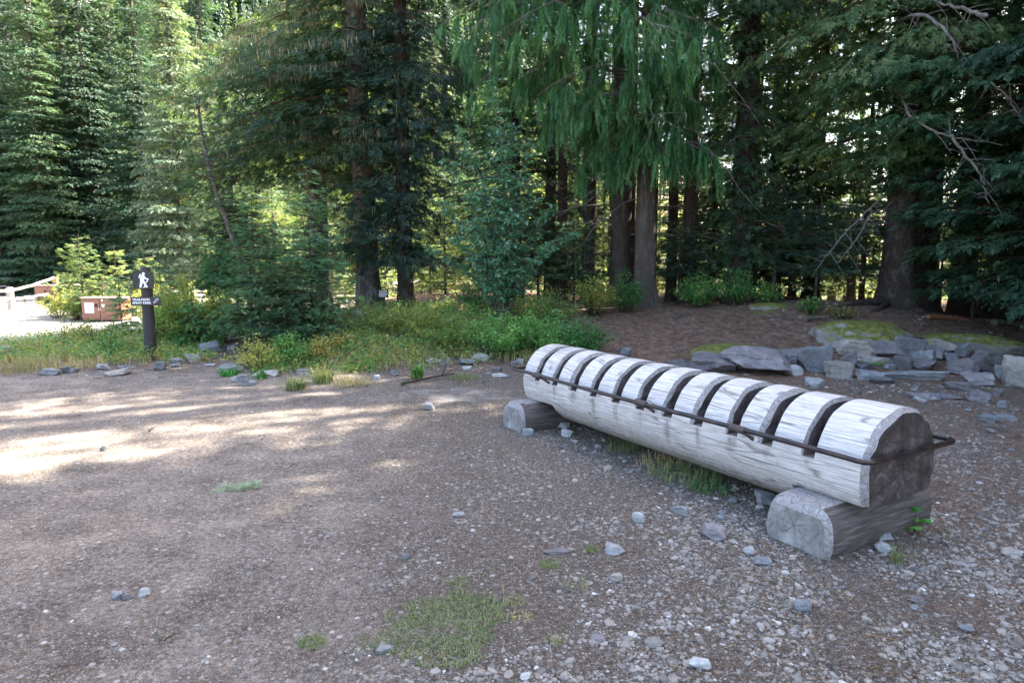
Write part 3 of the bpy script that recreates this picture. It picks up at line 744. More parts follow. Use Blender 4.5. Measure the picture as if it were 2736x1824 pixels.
def trail_sign():
    P = hit(404, 957); d = math.hypot(P[0], P[1]); dep = P[1] * FW[1] + (P[2] - CAMH) * FW[2]
    def zv(v):  # height of picture row v above this base
        r = (912 - v) / FPX; y = P[1]
        # (z-H)*cos + y*sin = r*(y*cos-(z-H)*sin)
        return (r * y * math.cos(PITCH) - y * math.sin(PITCH)) / (math.cos(PITCH) + r * math.sin(PITCH)) + CAMH - P[2]
    px = dep / FPX
    t = thing('trail_sign', 'dark post with a white hiker symbol panel above a TRAILHEAD SPRAY PARK board', 'trail sign', P, rad(8))
    H = zv(713); g = G(); q = np.array([-.2, 0, .2, .5, .9, 1.2, H - .06, H - .05, H - .012, H]); r = np.array([.094, .094, .091, .088, .084, .081, .079, .073, .070, .056])
    th = 20; lob = 1 + .012 * vnoise(np.arange(th)[None] * .9, q[:, None] * 3)
    tube(g, np.stack([0 * q, 0 * q, q], -1), r, th, 0, True, .5, lob)
    po = g.build('post', MAT['post'], t, True); em = po.modifiers.new('s', 'EDGE_SPLIT'); em.split_angle = rad(35)
    # hiker panel
    w = 51 * px; z0, z1 = zv(770), zv(724); zc = (z0 + z1) / 2
    g = G(); box(g, (-w / 2, -.022, z0), (w / 2, 0, z1), 0, .003); pa = g.build('symbol_panel', MAT['sign'], t, loc=(-.012, -.080, 0))
    u = w / 545.0   # drawing unit: one pixel of the enlarged symbol, panel 545 wide
    def T(pts): return [((x - 480) * u, zc - (y - 632) * u) for x, y in pts]
    g = G()
    head = [(505 + 40 * math.cos(a), 460 + 38 * math.sin(a)) for a in np.linspace(0, 2 * PI, 15)[:-1]]
    body = [(455, 497), (480, 487), (515, 493), (535, 520), (548, 562), (600, 590), (636, 604), (640, 622), (625, 634), (575, 624), (520, 607), (508, 630), (520, 665), (490, 668), (412, 664), (404, 600), (425, 595), (440, 540)]
    pack = [(400, 478), (415, 468), (440, 474), (448, 490), (434, 530), (412, 588), (372, 578), (378, 555)]
    legb = [(412, 664), (478, 668), (462, 740), (432, 846), (404, 856), (379, 836), (398, 745)]
    legf = [(470, 700), (478, 655), (520, 660), (556, 735), (602, 838), (572, 854), (545, 842), (512, 760)]
    calf = [(528, 768), (545, 800), (514, 852), (486, 852), (494, 824)]
    stick = [(590, 632), (624, 640), (574, 720), (552, 708)]
    for pl in (head, body, pack, legb, legf, calf, stick):
        q = T(pl); 
        if sum(q[i][0] * q[(i + 1) % len(q)][1] - q[(i + 1) % len(q)][0] * q[i][1] for i in range(len(q))) < 0: q = q[::-1]
        k = len(q); V = [(a, -.0245 - .0002 * len(g.V), b) for a, b in q] + [(a, -.022, b) for a, b in q]
        g.add(V, np.array([list(range(k))])); g.add(V, np.array([[i + k, (i + 1) % k + k, (i + 1) % k, i] for i in range(k)]))
    g.build('hiker_symbol', MAT['white'], pa)
    for zz in (z1 - .02, z0 + .014):
        g = G(); tube(g, [(-.0, -.0225, zz), (-.0, -.027, zz)], [.007, .006], 8); g.build('bolt', MAT['steel'], pa)
    # text board
    w2 = 73 * px; b0, b1 = zv(815), zv(792)
    g = G(); box(g, (-w2 / 2, -.024, b0), (w2 / 2, 0, b1), 0, .003); pb = g.build('text_board', MAT['sign'], t, loc=(.008, -.083, 0))
    hh = b1 - b0; x0 = -w2 / 2 + .028
    text_mesh('lettering', 'TRAILHEAD', hh * .36, MAT['white'], pb, (x0, -.0262, b0 + hh * .57), .03)
    text_mesh('lettering', 'SPRAY PARK', hh * .36, MAT['white'], pb, (x0, -.0262, b0 + hh * .19), .03)
    # outlined arrow pointing up and to the right
    k = hh / 250.0; cx, cz = w2 / 2 - .062, b0 + hh * .52
    out = [(75, -72), (52, -10), (36, -27), (-45, 60), (-68, 38), (12, -50), (-5, -66)]
    out = [(x * 1.05, -y * 1.05) for x, y in out]
    g = G(); nn = len(out); c = np.array(out).mean(0)
    O = np.array(out); Nn = []
    for i in range(nn):
        e1 = O[i] - O[i - 1]; e2 = O[(i + 1) % nn] - O[i]; n1 = np.array([e1[1], -e1[0]]) / np.linalg.norm(e1); n2 = np.array([e2[1], -e2[0]]) / np.linalg.norm(e2)
        nm = n1 + n2; nm /= max(.55, np.linalg.norm(nm)) ; Nn.append(nm)
    Nn = np.array(Nn); A_, B_ = O + Nn * 7, O - Nn * 7
    V = [(cx + a * k, -.0265, cz + b * k) for a, b in A_] + [(cx + a * k, -.0265, cz + b * k) for a, b in B_]
    F = np.array([[i, (i + 1) % nn, nn + (i + 1) % nn, nn + i] for i in range(nn)]); g.add(V, F); g.build('arrow_symbol', MAT['white'], pb)
    for zz in (b1 - .012, b0 + .012):
        g = G(); tube(g, [(.0, -.024, zz), (.0, -.028, zz)], [.006, .005], 8); g.build('bolt', MAT['sign'], pb)
trail_sign()

def small_sign():
    P = depth_at(1026, 13.4)
    t = thing('small_trail_sign', 'low brown sign with tiny white lines of writing between two hemlock trunks', 'sign', P, rad(-6))
    g = G(); box(g, (-.03, -.02, -.1), (.03, .02, .40), 0, .004); g.build('post', MAT['post'], t)
    g = G(); box(g, (-.105, -.045, .27), (.105, -.021, .42), 0, .003); b = g.build('board', MAT['sign'], t)
    r = RS(4)
    for i in range(5):
        z = .395 - i * .026; x = -.085 + .02 * r.random(); g = G()
        while x < .07:
            w = r.uniform(.012, .03); box(g, (x, -.0475, z - .006), (x + w, -.0452, z + .006)); x += w + .01
        g.build('text_line', MAT['white'], b)
small_sign()

# ================================================================== lockers, fence, table
def locker(P, rz, w, d, h, label, notice, post=False):
    t = thing('food_locker', label, 'food locker', P, rz, 'brown metal food lockers')
    g = G(); box(g, (-w / 2, 0, .04), (w / 2, d, h - .03), 0, .008); g.build('body', MAT['locker'], t)
    g = G(); box(g, (-w / 2 - .02, -.035, h - .03), (w / 2 + .02, d + .02, h), 0, .006); g.build('top', MAT['lockertop'], t)
    g = G(); box(g, (-w / 2 + .01, .0, -.15), (w / 2 - .01, d - .01, .04)); g.build('plinth', MAT['darkslot'], t)
    m = -w / 2 + w * .49
    for a, b_ in ((-w / 2 + .025, m - .006), (m + .006, w / 2 - .025)):
        g = G(); box(g, (a, -.018, .07), (b_, -.001, h - .065), 0, .004); dr = g.build('door', MAT['locker'], t)
        g = G(); box(g, (b_ - .03 if b_ < m + .1 else a + .008, -.030, h * .47), (b_ - .008 if b_ < m + .1 else a + .03, -.019, h * .56)); g.build('latch', MAT['steel'], dr)
        if a < 0 < 1:
            g = G(); box(g, (b_ - .13, -.0195, h * .60), (b_ - .05, -.0185, h * .74)); g.build('handle_recess_shade', MAT['darkslot'], dr)  # flat black patch paints the shade inside the handle recess
    if notice:
        g = G(); box(g, (-w / 2 + .10, -.0215, h * .36), (-w / 2 + .34, -.019, h * .78)); g.build('notice', MAT['white'], t)
        g = G(); box(g, (m + .05, -.0225, h * .6), (m + .15, -.019, h * .72)); g.build('warning_sticker', MAT['white'], t)
        g = G(); box(g, (m + .05, -.0215, h * .84), (m + .09, -.019, h * .92)); g.build('warning_sticker', MAT['white'], t)
P = depth_at(272, 17.4); locker(P, rad(-3), 1.02, .48, .62, 'brown metal food locker with a white notice behind the trail sign', True)
P = depth_at(132, 24.6); locker(P, rad(-4), 1.06, .6, .66, 'far brown food locker behind the rail fence', False)

def fence():
    t = thing('rail_fence', 'weathered split rail fence beside the sunlit far lot', 'fence', depth_at(31, 21.5))
    base = np.array(t.location)
    pts = [depth_at(-60, 19.5), depth_at(31, 21.5), depth_at(153, 25.0), depth_at(287, 27.5), depth_at(352, 29)]
    hs = [.7, .72, .95, .7, .7]
    for i, (p, h) in enumerate(zip(pts, hs)):
        g = G(); q = p - base; box(g, (q[0] - .075, q[1] - .075, q[2] - .2), (q[0] + .075, q[1] + .075, q[2] + h), 0, .012)
        g.build('rail_post', MAT['redpost'] if i == 2 else MAT['fence'], t, label='red brown post' if i == 2 else None)
    r = RS(3)
    for i in range(4):
        for zz in (.62, .34):
            a, b_ = pts[i] - base, pts[i + 1] - base; q = np.linspace(-.02, 1.02, 9)[:, None]
            w = a + (b_ - a) * q + [0, -.09, zz] + r.normal(0, .012, (9, 3)); 
            if i == 1 and zz > .5: w[:, 2] += np.linspace(-.05, .28, 9)
            g = G(); tube(g, w, .045, 7); g.build('rail', MAT['fence'], t)
fence()

def table():
    P = depth_at(-18, 29.5)
    t = thing('picnic_table', 'dark picnic table in the shade at the far left edge', 'picnic table', P, rad(10))
    for i in range(5): g = G(); box(g, (-.9, -.36 + .15 * i, .72), (.9, -.23 + .15 * i, .76), 0, .004); g.build('top_plank', MAT['fence'], t)
    for y in (-.72, .58): g = G(); box(g, (-.9, y, .42), (.9, y + .22, .46), 0, .004); g.build('seat', MAT['fence'], t)
    for x in (-.65, .65):
        for s in (-1, 1):
            g = G(); tube(g, [(x, s * .12, .72), (x, s * .62, -.05)], .045, 6); g.build('leg', MAT['post'], t)
        g = G(); box(g, (x - .03, -.7, .36), (x + .03, .78, .42)); g.build('cross_beam', MAT['post'], t)
table()

def timber(u0, u1, y0, y1, h, label, name='log_curb', rr=.13):
    a, b_ = depth_at(u0, y0), depth_at(u1, y1); t = thing(name, label, 'log curb', a)
    q = np.linspace(0, 1, 12)[:, None]; g = G(); lo = 1 + .05 * vnoise(np.arange(12)[:, None], np.arange(12)[None] * .8)
    tube(g, (b_ - a) * q + [0, 0, rr * .8 + h], rr, 12, 0, True, .3, lo); g.build('log', MAT['fence'], t, True)
    if h > .15:
        for f in (.1, .9):
            g = G(); c = (b_ - a) * f; box(g, c - [.09, .09, .2], c + [.09, .09, h], 0, .01); g.build('support_block', MAT['fence'], t)
timber(-40, 26, 24.0, 25.0, 0, 'low log curb lying in front of the picnic table at the left edge')
timber(688, 800, 19.5, 19.2, .25, 'raised grey timber rail glimpsed behind the young conifers')
timber(330, 430, 25, 24.4, 0, 'pale log curb behind the trail sign post')

# ================================================================== rocks
def rock_mesh(seed, w, d, h, rough=1.0, nplanes=10, sub=3, boxy=.25, name='rock'):
    r = RS(seed); V, F = ICO[sub]
    n = r.normal(size=(nplanes, 3)); n /= np.linalg.norm(n, axis=1)[:, None]; dd = r.uniform(.60, .88, nplanes)
    ax = np.array([[1, 0, 0], [-1, 0, 0], [0, 1, 0], [0, -1, 0], [0, 0, 1], [0, 0, -1]], float) + r.normal(0, boxy, (6, 3)); ax /= np.linalg.norm(ax, axis=1)[:, None]
    n = np.concatenate([n, ax]); dd = np.concatenate([dd, r.uniform(.55, .72, 6)])
    dot = V @ n.T; t = np.where(dot > .05, dd / np.maximum(dot, .05), 9).min(1)
    P = V * t[:, None]
    P = P + V * (.085 * rough * fbm(P[:, 0] * 2.6, P[:, 1] * 2.6, P[:, 2] * 2.6 + seed, seed, 4))[:, None]
    lay = P @ (np.array([.3, .2, 1.0]) / 1.06); P = P + V * (.016 * rough * np.sign(np.sin(lay * 11 + seed + 2 * fbm(P[:, 0] * 2, P[:, 1] * 2, P[:, 2] * 2, seed + 5, 2))))[:, None]
    mn, mx = P.min(0), P.max(0); P = (P - (mn + mx) / 2) / (mx - mn)
    return P * [w, d, h * 1.25], F

ROCKCOL = {'b': 'rock_blue', 'p': 'rock_purple', 't': 'rock_tan', 'w': 'rock_pale', 'm': 'rock_moss'}
def rock(u0, u1, v0, v1, c, label, seed, deep=.8, group=None, sub=5, rot=None, rough=1.0, yback=0):
    P = hit((u0 + u1) / 2, v1)
    dep = P[1] * FW[1] + (P[2] - CAMH) * FW[2]; w = (u1 - u0) / FPX * dep
    ang = math.atan2(CAMH - P[2], P[1]); vis = (v1 - v0) / FPX * dep
    d = w * deep; h = max(.02, (vis - d * math.sin(ang) * .35))
    P = P + np.array([P[0], P[1], 0]) / math.hypot(P[0], P[1]) * (d * .45 + yback)
    P[2] = float(ground(P[0], P[1]))
    V, F = rock_mesh(seed, w * 1.08, d, h, rough, sub=sub if w > .1 else 3)
    V = V + [0, 0, h * .40]
    g = G(); g.add(V, F)
    o = g.build('rock' if w > .12 else 'stone', MAT[ROCKCOL[c]], None, False, label=label, category='rock' if w > .12 else 'stone', group=group)
    o.location = P; o.rotation_euler = (0, 0, -math.atan2(P[0], P[1]) + (RS(seed).uniform(-.25, .25) if rot is None else rot))
    return o

GW, GL, GC = 'rocks piled along the needle slope', 'rocks edging the left verge', 'rocks edging the middle verge'
RK = [
 (1841, 1966, 950, 997, 'p', 'dark flat blue grey slab at the left end of the rock pile', 1.0, GW),
 (1926, 2098, 926, 1006, 'p', 'wide sloping purple grey slab, the broadest rock left of the tall pointed rock', .9, GW),
 (2074, 2144, 932, 972, 'p', 'rounded brownish purple rock behind the small grey one', .8, GW),
 (2098, 2131, 955, 980, 'b', 'small grey cube-like stone between the broad slab and the tall pointed rock', .8, GW),
 (2099, 2147, 977, 1004, 'w', 'pale cream low rock in front of the tall pointed rock', .8, GW),
 (2132, 2214, 924, 997, 'b', 'tall pointed blue grey rock in the middle of the pile', .7, GW),
 (2205, 2276, 961, 1011, 't', 'squat tan block with a flat top right of the tall pointed rock', .8, GW),
 (2240, 2286, 935, 983, 'p', 'dark upright rock leaning behind the tan block', .7, GW),
 (2244, 2334, 912, 958, 't', 'brown grey angular rock just below the mossy boulder', .7, GW),
 (2321, 2408, 915, 958, 'p', 'dark purple rock wedged under the mossy boulder face', .7, GW),
 (2384, 2462, 903, 960, 'b', 'big blue grey pointed rock right of the dark purple one', .7, GW),
 (2440, 2492, 934, 979, 'b', 'blue grey rock leaning on the big pointed one', .7, GW),
 (2466, 2520, 934, 962, 'p', 'low purple rock beside the mossy ledge', .8, GW),
 (2286, 2380, 952, 974, 't', 'long low tan rock behind the flat grey slabs', .6, GW),
 (2290, 2340, 969, 989, 'b', 'flat bluish slab in front of the long tan rock', .8, GW),
 (2388, 2434, 951, 990, 'p', 'pale lilac upright wedge rock near the tuft of moss', .6, GW),
 (2426, 2494, 960, 990, 'p', 'reddish purple low rock behind the long flat slab', .7, GW),
 (2289, 2357, 988, 1014, 'b', 'pale blue grey brick-like rock lying on the litter', .7, GW),
 (2352, 2517, 984, 1017, 'b', 'long flat thin slab tilted in front of the pile', .45, GW),
 (2360, 2392, 974, 990, 'b', 'small flat grey stone beside the moss tuft', .8, GW),
 (2322, 2388, 1008, 1026, 'b', 'low grey rock with moss at the left tip of the long slab', .6, GW),
 (2458, 2543, 905, 949, 'm', 'grey blocky ledge under moss right of the boulder', .6, GW),
 (2541, 2587, 918, 953, 'b', 'upright grey stone at the right end of the mossy ledge', .6, GW),
 (2526, 2564, 945, 971, 'b', 'small bluish cube rock below the mossy ledge', .8, GW),
 (2534, 2610, 957, 1004, 'p', 'purple wedge rock left of the large purple boulder', .8, GW),
 (2592, 2702, 936, 998, 'p', 'large dark purple boulder near the right edge', .8, GW),
 (2660, 2700, 975, 1020, 'b', 'grey rock tucked between the purple boulder and the pale one', .7, GW),
 (2678, 2760, 952, 1040, 't', 'big pale grey upright boulder cut by the right edge of the photo', .7, GW),
 (2570, 2646, 994, 1034, 'p', 'flat pinkish purple slab in front of the large purple boulder', .8, GW),
 (2533, 2592, 1020, 1044, 'p', 'low lilac slab left of the flat pinkish slab', .8, GW),
 (2585, 2640, 1041, 1076, 'p', 'brownish purple half-buried rock nearest to the log among the right rocks', .8, GW),
 (2652, 2678, 1038, 1060, 'p', 'small purple stone beside the half-buried rock', .8, GW),
 (2664, 2688, 1068, 1090, 'b', 'round grey stone right of the half-buried rock', .8, GW),
 (2153, 2200, 1009, 1034, 'w', 'pale rounded rock just above the log', .7, GW),
 (2164, 2184, 1026, 1040, 'b', 'tiny dark stone touching the pale rock above the log', .7, GW),
 (1786, 1843, 962, 979, 'b', 'low grey stone peeping over the log top at the left of the pile', .6, GW),
 (2430, 2486, 1048, 1070, 'p', 'flat oblong grey stone on the litter behind the log', .7, GW),
 (2474, 2506, 1050, 1070, 'b', 'small flat grey stone beside the oblong one', .7, GW),
 (2500, 2560, 1050, 1068, 'p', 'thin lilac flagstone on the litter right of the oblong stone', .8, GW),
 (1653, 1686, 930, 954, 'b', 'dark triangular stone standing behind the far part of the log', .4, GW),
 (2620, 2662, 1108, 1130, 'b', 'grey flat stone at the right behind the log end', .8, GW),
 (2660, 2710, 1108, 1126, 'b', 'bluish flat stone near the right edge behind the log end', .8, GW),
 (111, 160, 984, 1003, 'b', 'dark flat topped rock at the far left of the left verge', .8, GL),
 (126, 158, 966, 979, 'w', 'small light stone behind the dark flat topped rock', .8, GL),
 (165, 190, 978, 997, 'b', 'bluish angular stone right of the dark flat topped rock', .8, GL),
 (188, 213, 984, 997, 'p', 'small purple block at the gravel edge of the left verge', .8, GL),
 (261, 296, 970, 989, 'w', 'pale bumpy rock left of the large flat stone', .8, GL),
 (286, 361, 984, 1005, 't', 'large flat pinkish stone in front of the sign post', .7, GL),
 (318, 352, 976, 986, 'b', 'thin dark stone behind the large flat pinkish stone', .7, GL),
 (411, 445, 966, 989, 'b', 'squared dark grey rock at the foot of the sign post', .8, GL),
 (460, 491, 955, 972, 'w', 'light grey rock just right of the sign post', .8, GL),
 (457, 484, 971, 983, 'b', 'low dark stone below the light grey rock by the sign post', .8, GL),
 (496, 537, 943, 966, 'w', 'whitish rock below the rounded dark boulder', .8, GL),
 (530, 562, 941, 959, 'p', 'purple brown rock touching the whitish one', .8, GL),
 (534, 589, 917, 948, 'b', 'rounded dark boulder under the yellow green bush', .8, GL),
 (496, 531, 928, 945, 'p', 'grey purple rock left of the rounded dark boulder', .8, GL),
 (610, 645, 920, 942, 'p', 'shaded low rock under the young conifers', .8, GL),
 (546, 576, 972, 980, 'w', 'flat pale stone lying on the gravel path', .8, GL),
 (586, 646, 972, 998, 'w', 'large pale rock where the path meets the middle verge', .8, GC),
 (618, 642, 1004, 1020, 'w', 'pale low stone left of the pale cube stone', .8, GC),
 (636, 665, 1000, 1030, 'b', 'pale blue cube stone standing on the lot edge', .8, GC),
 (666, 687, 1017, 1031, 'b', 'small bluish stone right of the pale cube stone', .8, GC),
 (680, 741, 992, 1011, 'w', 'wide flattish pale rock in the verge grass', .8, GC),
 (792, 832, 985, 1003, 'p', 'dull rock half hidden between the two grass tufts', .8, GC),
 (998, 1014, 1001, 1018, 'w', 'small upright pale stone right of the dry grass', .8, GC),
 (1044, 1066, 987, 1001, 'w', 'little pale stone in the low flowering plants', .8, GC),
 (1140, 1176, 959, 974, 't', 'brownish low rock left of the purple one in the middle verge', .8, GC),
 (1172, 1205, 960, 980, 'p', 'purple rounded rock in front of the green thicket', .8, GC),
 (1226, 1276, 961, 977, 'b', 'long grey rock at the foot of the green thicket', .7, GC),
 (1261, 1304, 945, 967, 'w', 'pale flat sided rock against the green thicket', .5, GC),
 (1362, 1380, 965, 979, 'b', 'small grey stone just left of the far log end', .8, GC),
 (1380, 1402, 958, 972, 'b', 'bluish stone hiding behind the far log end', .8, GC),
 (1316, 1340, 979, 993, 'p', 'dull purple stone in the litter left of the log', .8, GC),
 (1314, 1358, 998, 1010, 'w', 'flat white stone left of the far end of the rail', .8, GC),
 (1130, 1162, 1076, 1096, 'w', 'lone pale stone on the bare dirt left of the log', .7, GC),
 (937, 985, 830, 858, 'w', 'pale rock of the small cairn where the trail enters the trees', .8, None),
 (964, 988, 846, 868, 'b', 'bluish rock at the right of the small cairn by the trail', .8, None),
 (930, 960, 855, 868, 'b', 'low grey rock in front of the small cairn by the trail', .8, None),
 (0, 34, 925, 955, 'w', 'sunlit pale rock at the left edge behind the verge', .8, None),
 (40, 62, 935, 950, 'w', 'bright stone half buried in the sunny verge', .8, None),
 (128, 152, 938, 954, 'b', 'bluish stone in the sunny verge plants', .8, None),
 (205, 232, 836, 848, 'w', 'pale stone at the left foot of the near food locker', .8, None),
 (236, 262, 840, 850, 'w', 'sunlit stone in front of the near food locker', .8, None),
 (2018, 2068, 1313, 1352, 'b', 'round grey rock beside the near support log', .8, None),
 (1790, 1841, 1352, 1377, 'w', 'pale flat triangular stone under the near half of the log', .7, None),
 (1690, 1722, 1368, 1400, 'w', 'long pale stone left of the pale triangular one', .9, None),
 (1396, 1424, 1146, 1168, 'b', 'grey wedge stone in front of the far support log', .7, None),
 (1474, 1522, 1123, 1144, 'w', 'flat pale slab between the far support log and the log shadow', .7, None),
 (1500, 1530, 1148, 1170, 'w', 'pale broken slab just under the far part of the log', .7, None),
 (1874, 1936, 1404, 1446, 'p', 'reddish flat stone sunk in the dirt left of the near support log', 1.0, None),
 (1618, 1668, 1458, 1487, 'w', 'flat pale stone bedded in the gravel near the green moss tufts', .9, None),
 (1450, 1520, 1466, 1482, 'p', 'long thin flagstone bedded in the gravel', .5, None),
 (2120, 2165, 1606, 1640, 'b', 'bluish triangular stone in the foreground gravel', .9, None),
 (1842, 1898, 1764, 1795, 'w', 'biggest pale stone at the bottom edge of the photo', .9, None),
 (2676, 2726, 1468, 1492, 't', 'tan flat stone at the right edge of the gravel', .9, None),
 (2340, 2380, 1452, 1480, 'w', 'smooth white round stone below the near support log', .9, None),
 (2330, 2382, 1424, 1450, 'b', 'greenish flat stone beside the leafy seedling', .9, None),
 (1004, 1046, 1732, 1756, 'w', 'pale long stone at the lower left corner of the grass patch', .8, None),
 (300, 330, 1584, 1606, 'b', 'grey stone in the little cluster on the open lot', .8, None),
 (326, 352, 1590, 1606, 'p', 'brown stone in the little cluster on the open lot', .8, None),
 (370, 402, 1576, 1602, 'w', 'pale stone in the little cluster on the open lot', .8, None),
 (268, 286, 1190, 1206, 'b', 'small dark stone alone on the lot left of the sun patches', .8, None),
 (1072, 1094, 1480, 1494, 'b', 'blue grey pebble alone on the smooth dirt', .8, None),
 (1208, 1240, 1372, 1380, 'w', 'flat white chip on the dirt near the middle of the lot', .8, None),
 (2012, 2060, 1490, 1515, 'b', 'angular bluish stone at the corner of the near support log', .8, None),
 (1986, 2012, 1462, 1486, 'w', 'white stone touching the bottom corner of the near support log', .8, None),
 (1630, 1662, 1536, 1562, 't', 'rounded tan stone in the thick gravel', .9, None),
 (1576, 1618, 1700, 1722, 'p', 'flat brown stone in the gravel right of the grass patch', .9, None),
 (1722, 1770, 1708, 1730, 't', 'tan rounded flat stone in the bottom gravel', .9, None),
 (2560, 2600, 1668, 1690, 'b', 'bluish flat stone in the right foreground litter', .9, None),
 (1390, 1420, 1812, 1824, 'w', 'white stone cut by the bottom edge below the grass patch', .9, None),
]
for i, (a, b, c, d, col, lab, deep, grp) in enumerate(RK):
    rock(a, b, c, d, col, lab, 100 + i, deep, grp)

def moss_boulder(u, v, y, w, d, h, seed, label, mat='rock_moss', rot=0):
    P = depth_at(u, y); V, F = ICO[5]
    n = fbm(V[:, 0] * 1.7, V[:, 1] * 1.7, V[:, 2] * 1.7 + seed, seed, 4)
    n2 = fbm(V[:, 0] * 5, V[:, 1] * 5, V[:, 2] * 5 + seed, seed + 4, 3)
    P3 = V * (1 + .20 * n + .05 * n2 - .05 * np.abs(vnoise(V[:, 0] * 3, V[:, 1] * 3, V[:, 2] * 3, seed + 9)))[:, None] * [w / 2, d / 2, h]
    P3[:, 2] = np.sign(P3[:, 2]) * np.abs(P3[:, 2] / h) ** .9 * h
    g = G(); g.add(P3, F); o = g.build('mossy_boulder', MAT[mat], None, True, label=label, category='boulder')
    o.location = P + [0, 0, -.08]; o.rotation_euler = (0, 0, rot)
    return o
moss_boulder(2300, 0, 11.2, 1.75, 1.5, .37, 3, 'big domed boulder capped with green moss behind the rock pile')
moss_boulder(1950, 0, 10.6, 1.35, .8, .20, 8, 'low moss edged bedrock hump behind the wide purple slab', rot=.25)
moss_boulder(2585, 0, 11.0, 1.7, .75, .25, 12, 'long mossy ledge with a sunlit ridge behind the purple boulder', rot=-.5)
moss_boulder(2060, 0, 12.9, .9, .5, .15, 15, 'small mossy hump on the litter slope under the bushes')

def loose_stones():
    r = RS(202); protos = []
    for k, c in enumerate('bptwbp'):
        V, F = rock_mesh(500 + k, 1, .8, .42, sub=3); g = G(); g.add(V, F); protos.append(g.mesh('stone', MAT[ROCKCOL[c]]))
    def put(x, y, s, lab, grp):
        o = link('stone', protos[r.integers(0, 6)], None, (x, y, float(ground(x, y)) + s * .08), (r.normal(0, .15), r.normal(0, .15), r.random() * 6.28), label=lab, category='stone', group=grp)
        o.scale = (s, s, s * r.uniform(.6, 1.1))
    n = 0
    while n < 85:
        y = r.uniform(5.6, 9.3); x = r.uniform(1.6, .76 * y + .3); q = np.array([x, y]) - RO; off = q @ AN; s_ = q @ AX
        if abs(off) < .62 and -.3 < s_ < 3.9 or r.random() > .35 + .65 * (y > 7.4): continue
        put(x, y, float(np.exp(r.normal(math.log(.062), .45))), 'small loose stone on the needle litter behind the log', 'loose stones on the litter behind the log'); n += 1
    for _ in range(36):
        s_ = r.uniform(.5, 3.3); off = r.normal(.40, .16); p = RO + AX * s_ + AN * off
        put(p[0], p[1], float(np.exp(r.normal(math.log(.045), .35))), 'small stone lying in front of or under the log', 'stones in front of the log')
    for _ in range(34):
        u = r.uniform(0, 1340); x_, y_ = hit(u, r.uniform(985, 1025) if u > 640 else r.uniform(975, 1012))[:2]
        put(x_, y_, float(np.exp(r.normal(math.log(.065), .4))), 'small stone strewn along the edge of the verge', 'stones strewn along the verge edge')
    for _ in range(22):
        a = r.uniform(-.6, 1.0); off = r.uniform(-.75, .75); p = RO + AX * (-.18 + .25 * r.normal()) + AN * off
        if abs(off) < .6 and (p - RO) @ AX > .08: continue
        put(p[0], p[1], float(np.exp(r.normal(math.log(.038), .3))), 'small stone heaped beside the near support log', 'stones beside the near support log')
loose_stones()

# ------------------------------------------------------------------ gravel, litter
def scatter_gravel():
    r = RS(77); tp = []
    for k in range(10):
        V, F = ICO[1]; n = r.normal(size=(8, 3)); n /= np.linalg.norm(n, axis=1)[:, None]; dd = r.uniform(.55, .95, 8)
        dot = V @ n.T; t = np.minimum(np.where(dot > .05, dd / np.maximum(dot, .05), 9).min(1), 1)
        tp.append((V * t[:, None] * [1, .8, .55], F))
    N = 330000
    y = 2.1 + 11.5 * r.random(N) ** 1.35; x = (r.random(N) * 2 - 1) * (.82 * y + .4)
    nz = fbm(x * 1.1, y * 1.1, 0, 41); nz2 = fbm(x * 3.5, y * 3.5, 0, 45)
    A = sstep((x + 1.2 + .4 * nz) / 2.4) * (1 - .75 * sstep((y - 4.6) / 2.5))
    B = sstep((x - 1.6 - .0 * y) / 1.4) * .55 * (1 - .35 * sstep((y - 9) / 2))
    Cc = .5 * (1 - sstep((y - 8) / 2)) + .12 * np.exp(-((y - 4.5) / 1.2) ** 2 * 1) * (x < 0)
    D = (A + B + Cc) * np.clip(.62 + 1.3 * nz2 + .5 * nz, .04, 1.8)
    rx, ry = x - RO[0], y - RO[1]; s_ = rx * AX[0] + ry * AX[1]; o_ = rx * AN[0] + ry * AN[1]
    D *= np.clip(.55 + .9 * fbm(x * .8 + 5, y * .8, 0, 48), .1, 1.2)
    D += .5 * np.exp(-((o_ - .42) / .22) ** 2) * ((s_ > .5) & (s_ < 3.3)) + .9 * np.exp(-((o_ + .1) / .5) ** 2 - ((s_ + .15) / .28) ** 2)
    D *= ~((np.abs(o_) < .5) & (np.abs(s_ - .335) < .2)) & ~((np.abs(o_) < .5) & (np.abs(s_ - 3.42) < .2))
    gp = ((x + .3 - .0) / .62) ** 2 + ((y - 2.92) / .30) ** 2; D *= (gp > 1)
    dens = y ** .35 / 7.0
    keep = r.random(N) < D * .30 / dens * .36
    x, y = x[keep], y[keep]; n = len(x)
    sz = np.clip(np.exp(r.normal(math.log(.0072), .58, n)), .003, .034) * (1 - .38 * sstep((-x + .6) / 2.0)) * (1 + .8 * sstep((y - 6) / 3) * (x > 1) * (r.random(n) < .35))
    z = ground(x, y) + np.exp(-((x / 9) ** 2 + ((y - 7) / 9) ** 2)) * (.012 * fbm(x * 2.2, y * 2.2, 0, 11) + .006 * vnoise(x * 9, y * 9, 0, 15)) + sz * -.02
    D3 = np.stack([np.cos(q := r.random(n) * 6.28), np.sin(q), r.normal(0, .18, n)], -1)
    R = frames(D3, r.normal(0, .25, n)) * sz[:, None, None]
    g = G(); k = r.integers(0, 10, n); tint = np.clip(r.normal(.5, .24, n), 0, 1)
    for j in range(10):
        m = k == j; g.inst(tp[j][0], tp[j][1], R[m], np.stack([x, y, z], -1)[m], 0, tint[m])
    g.build('gravel', MAT['gravel'], None, kind='stuff', label='loose pale crushed stone scattered over the dirt', category='gravel')
    print('gravel', n)
scatter_gravel()

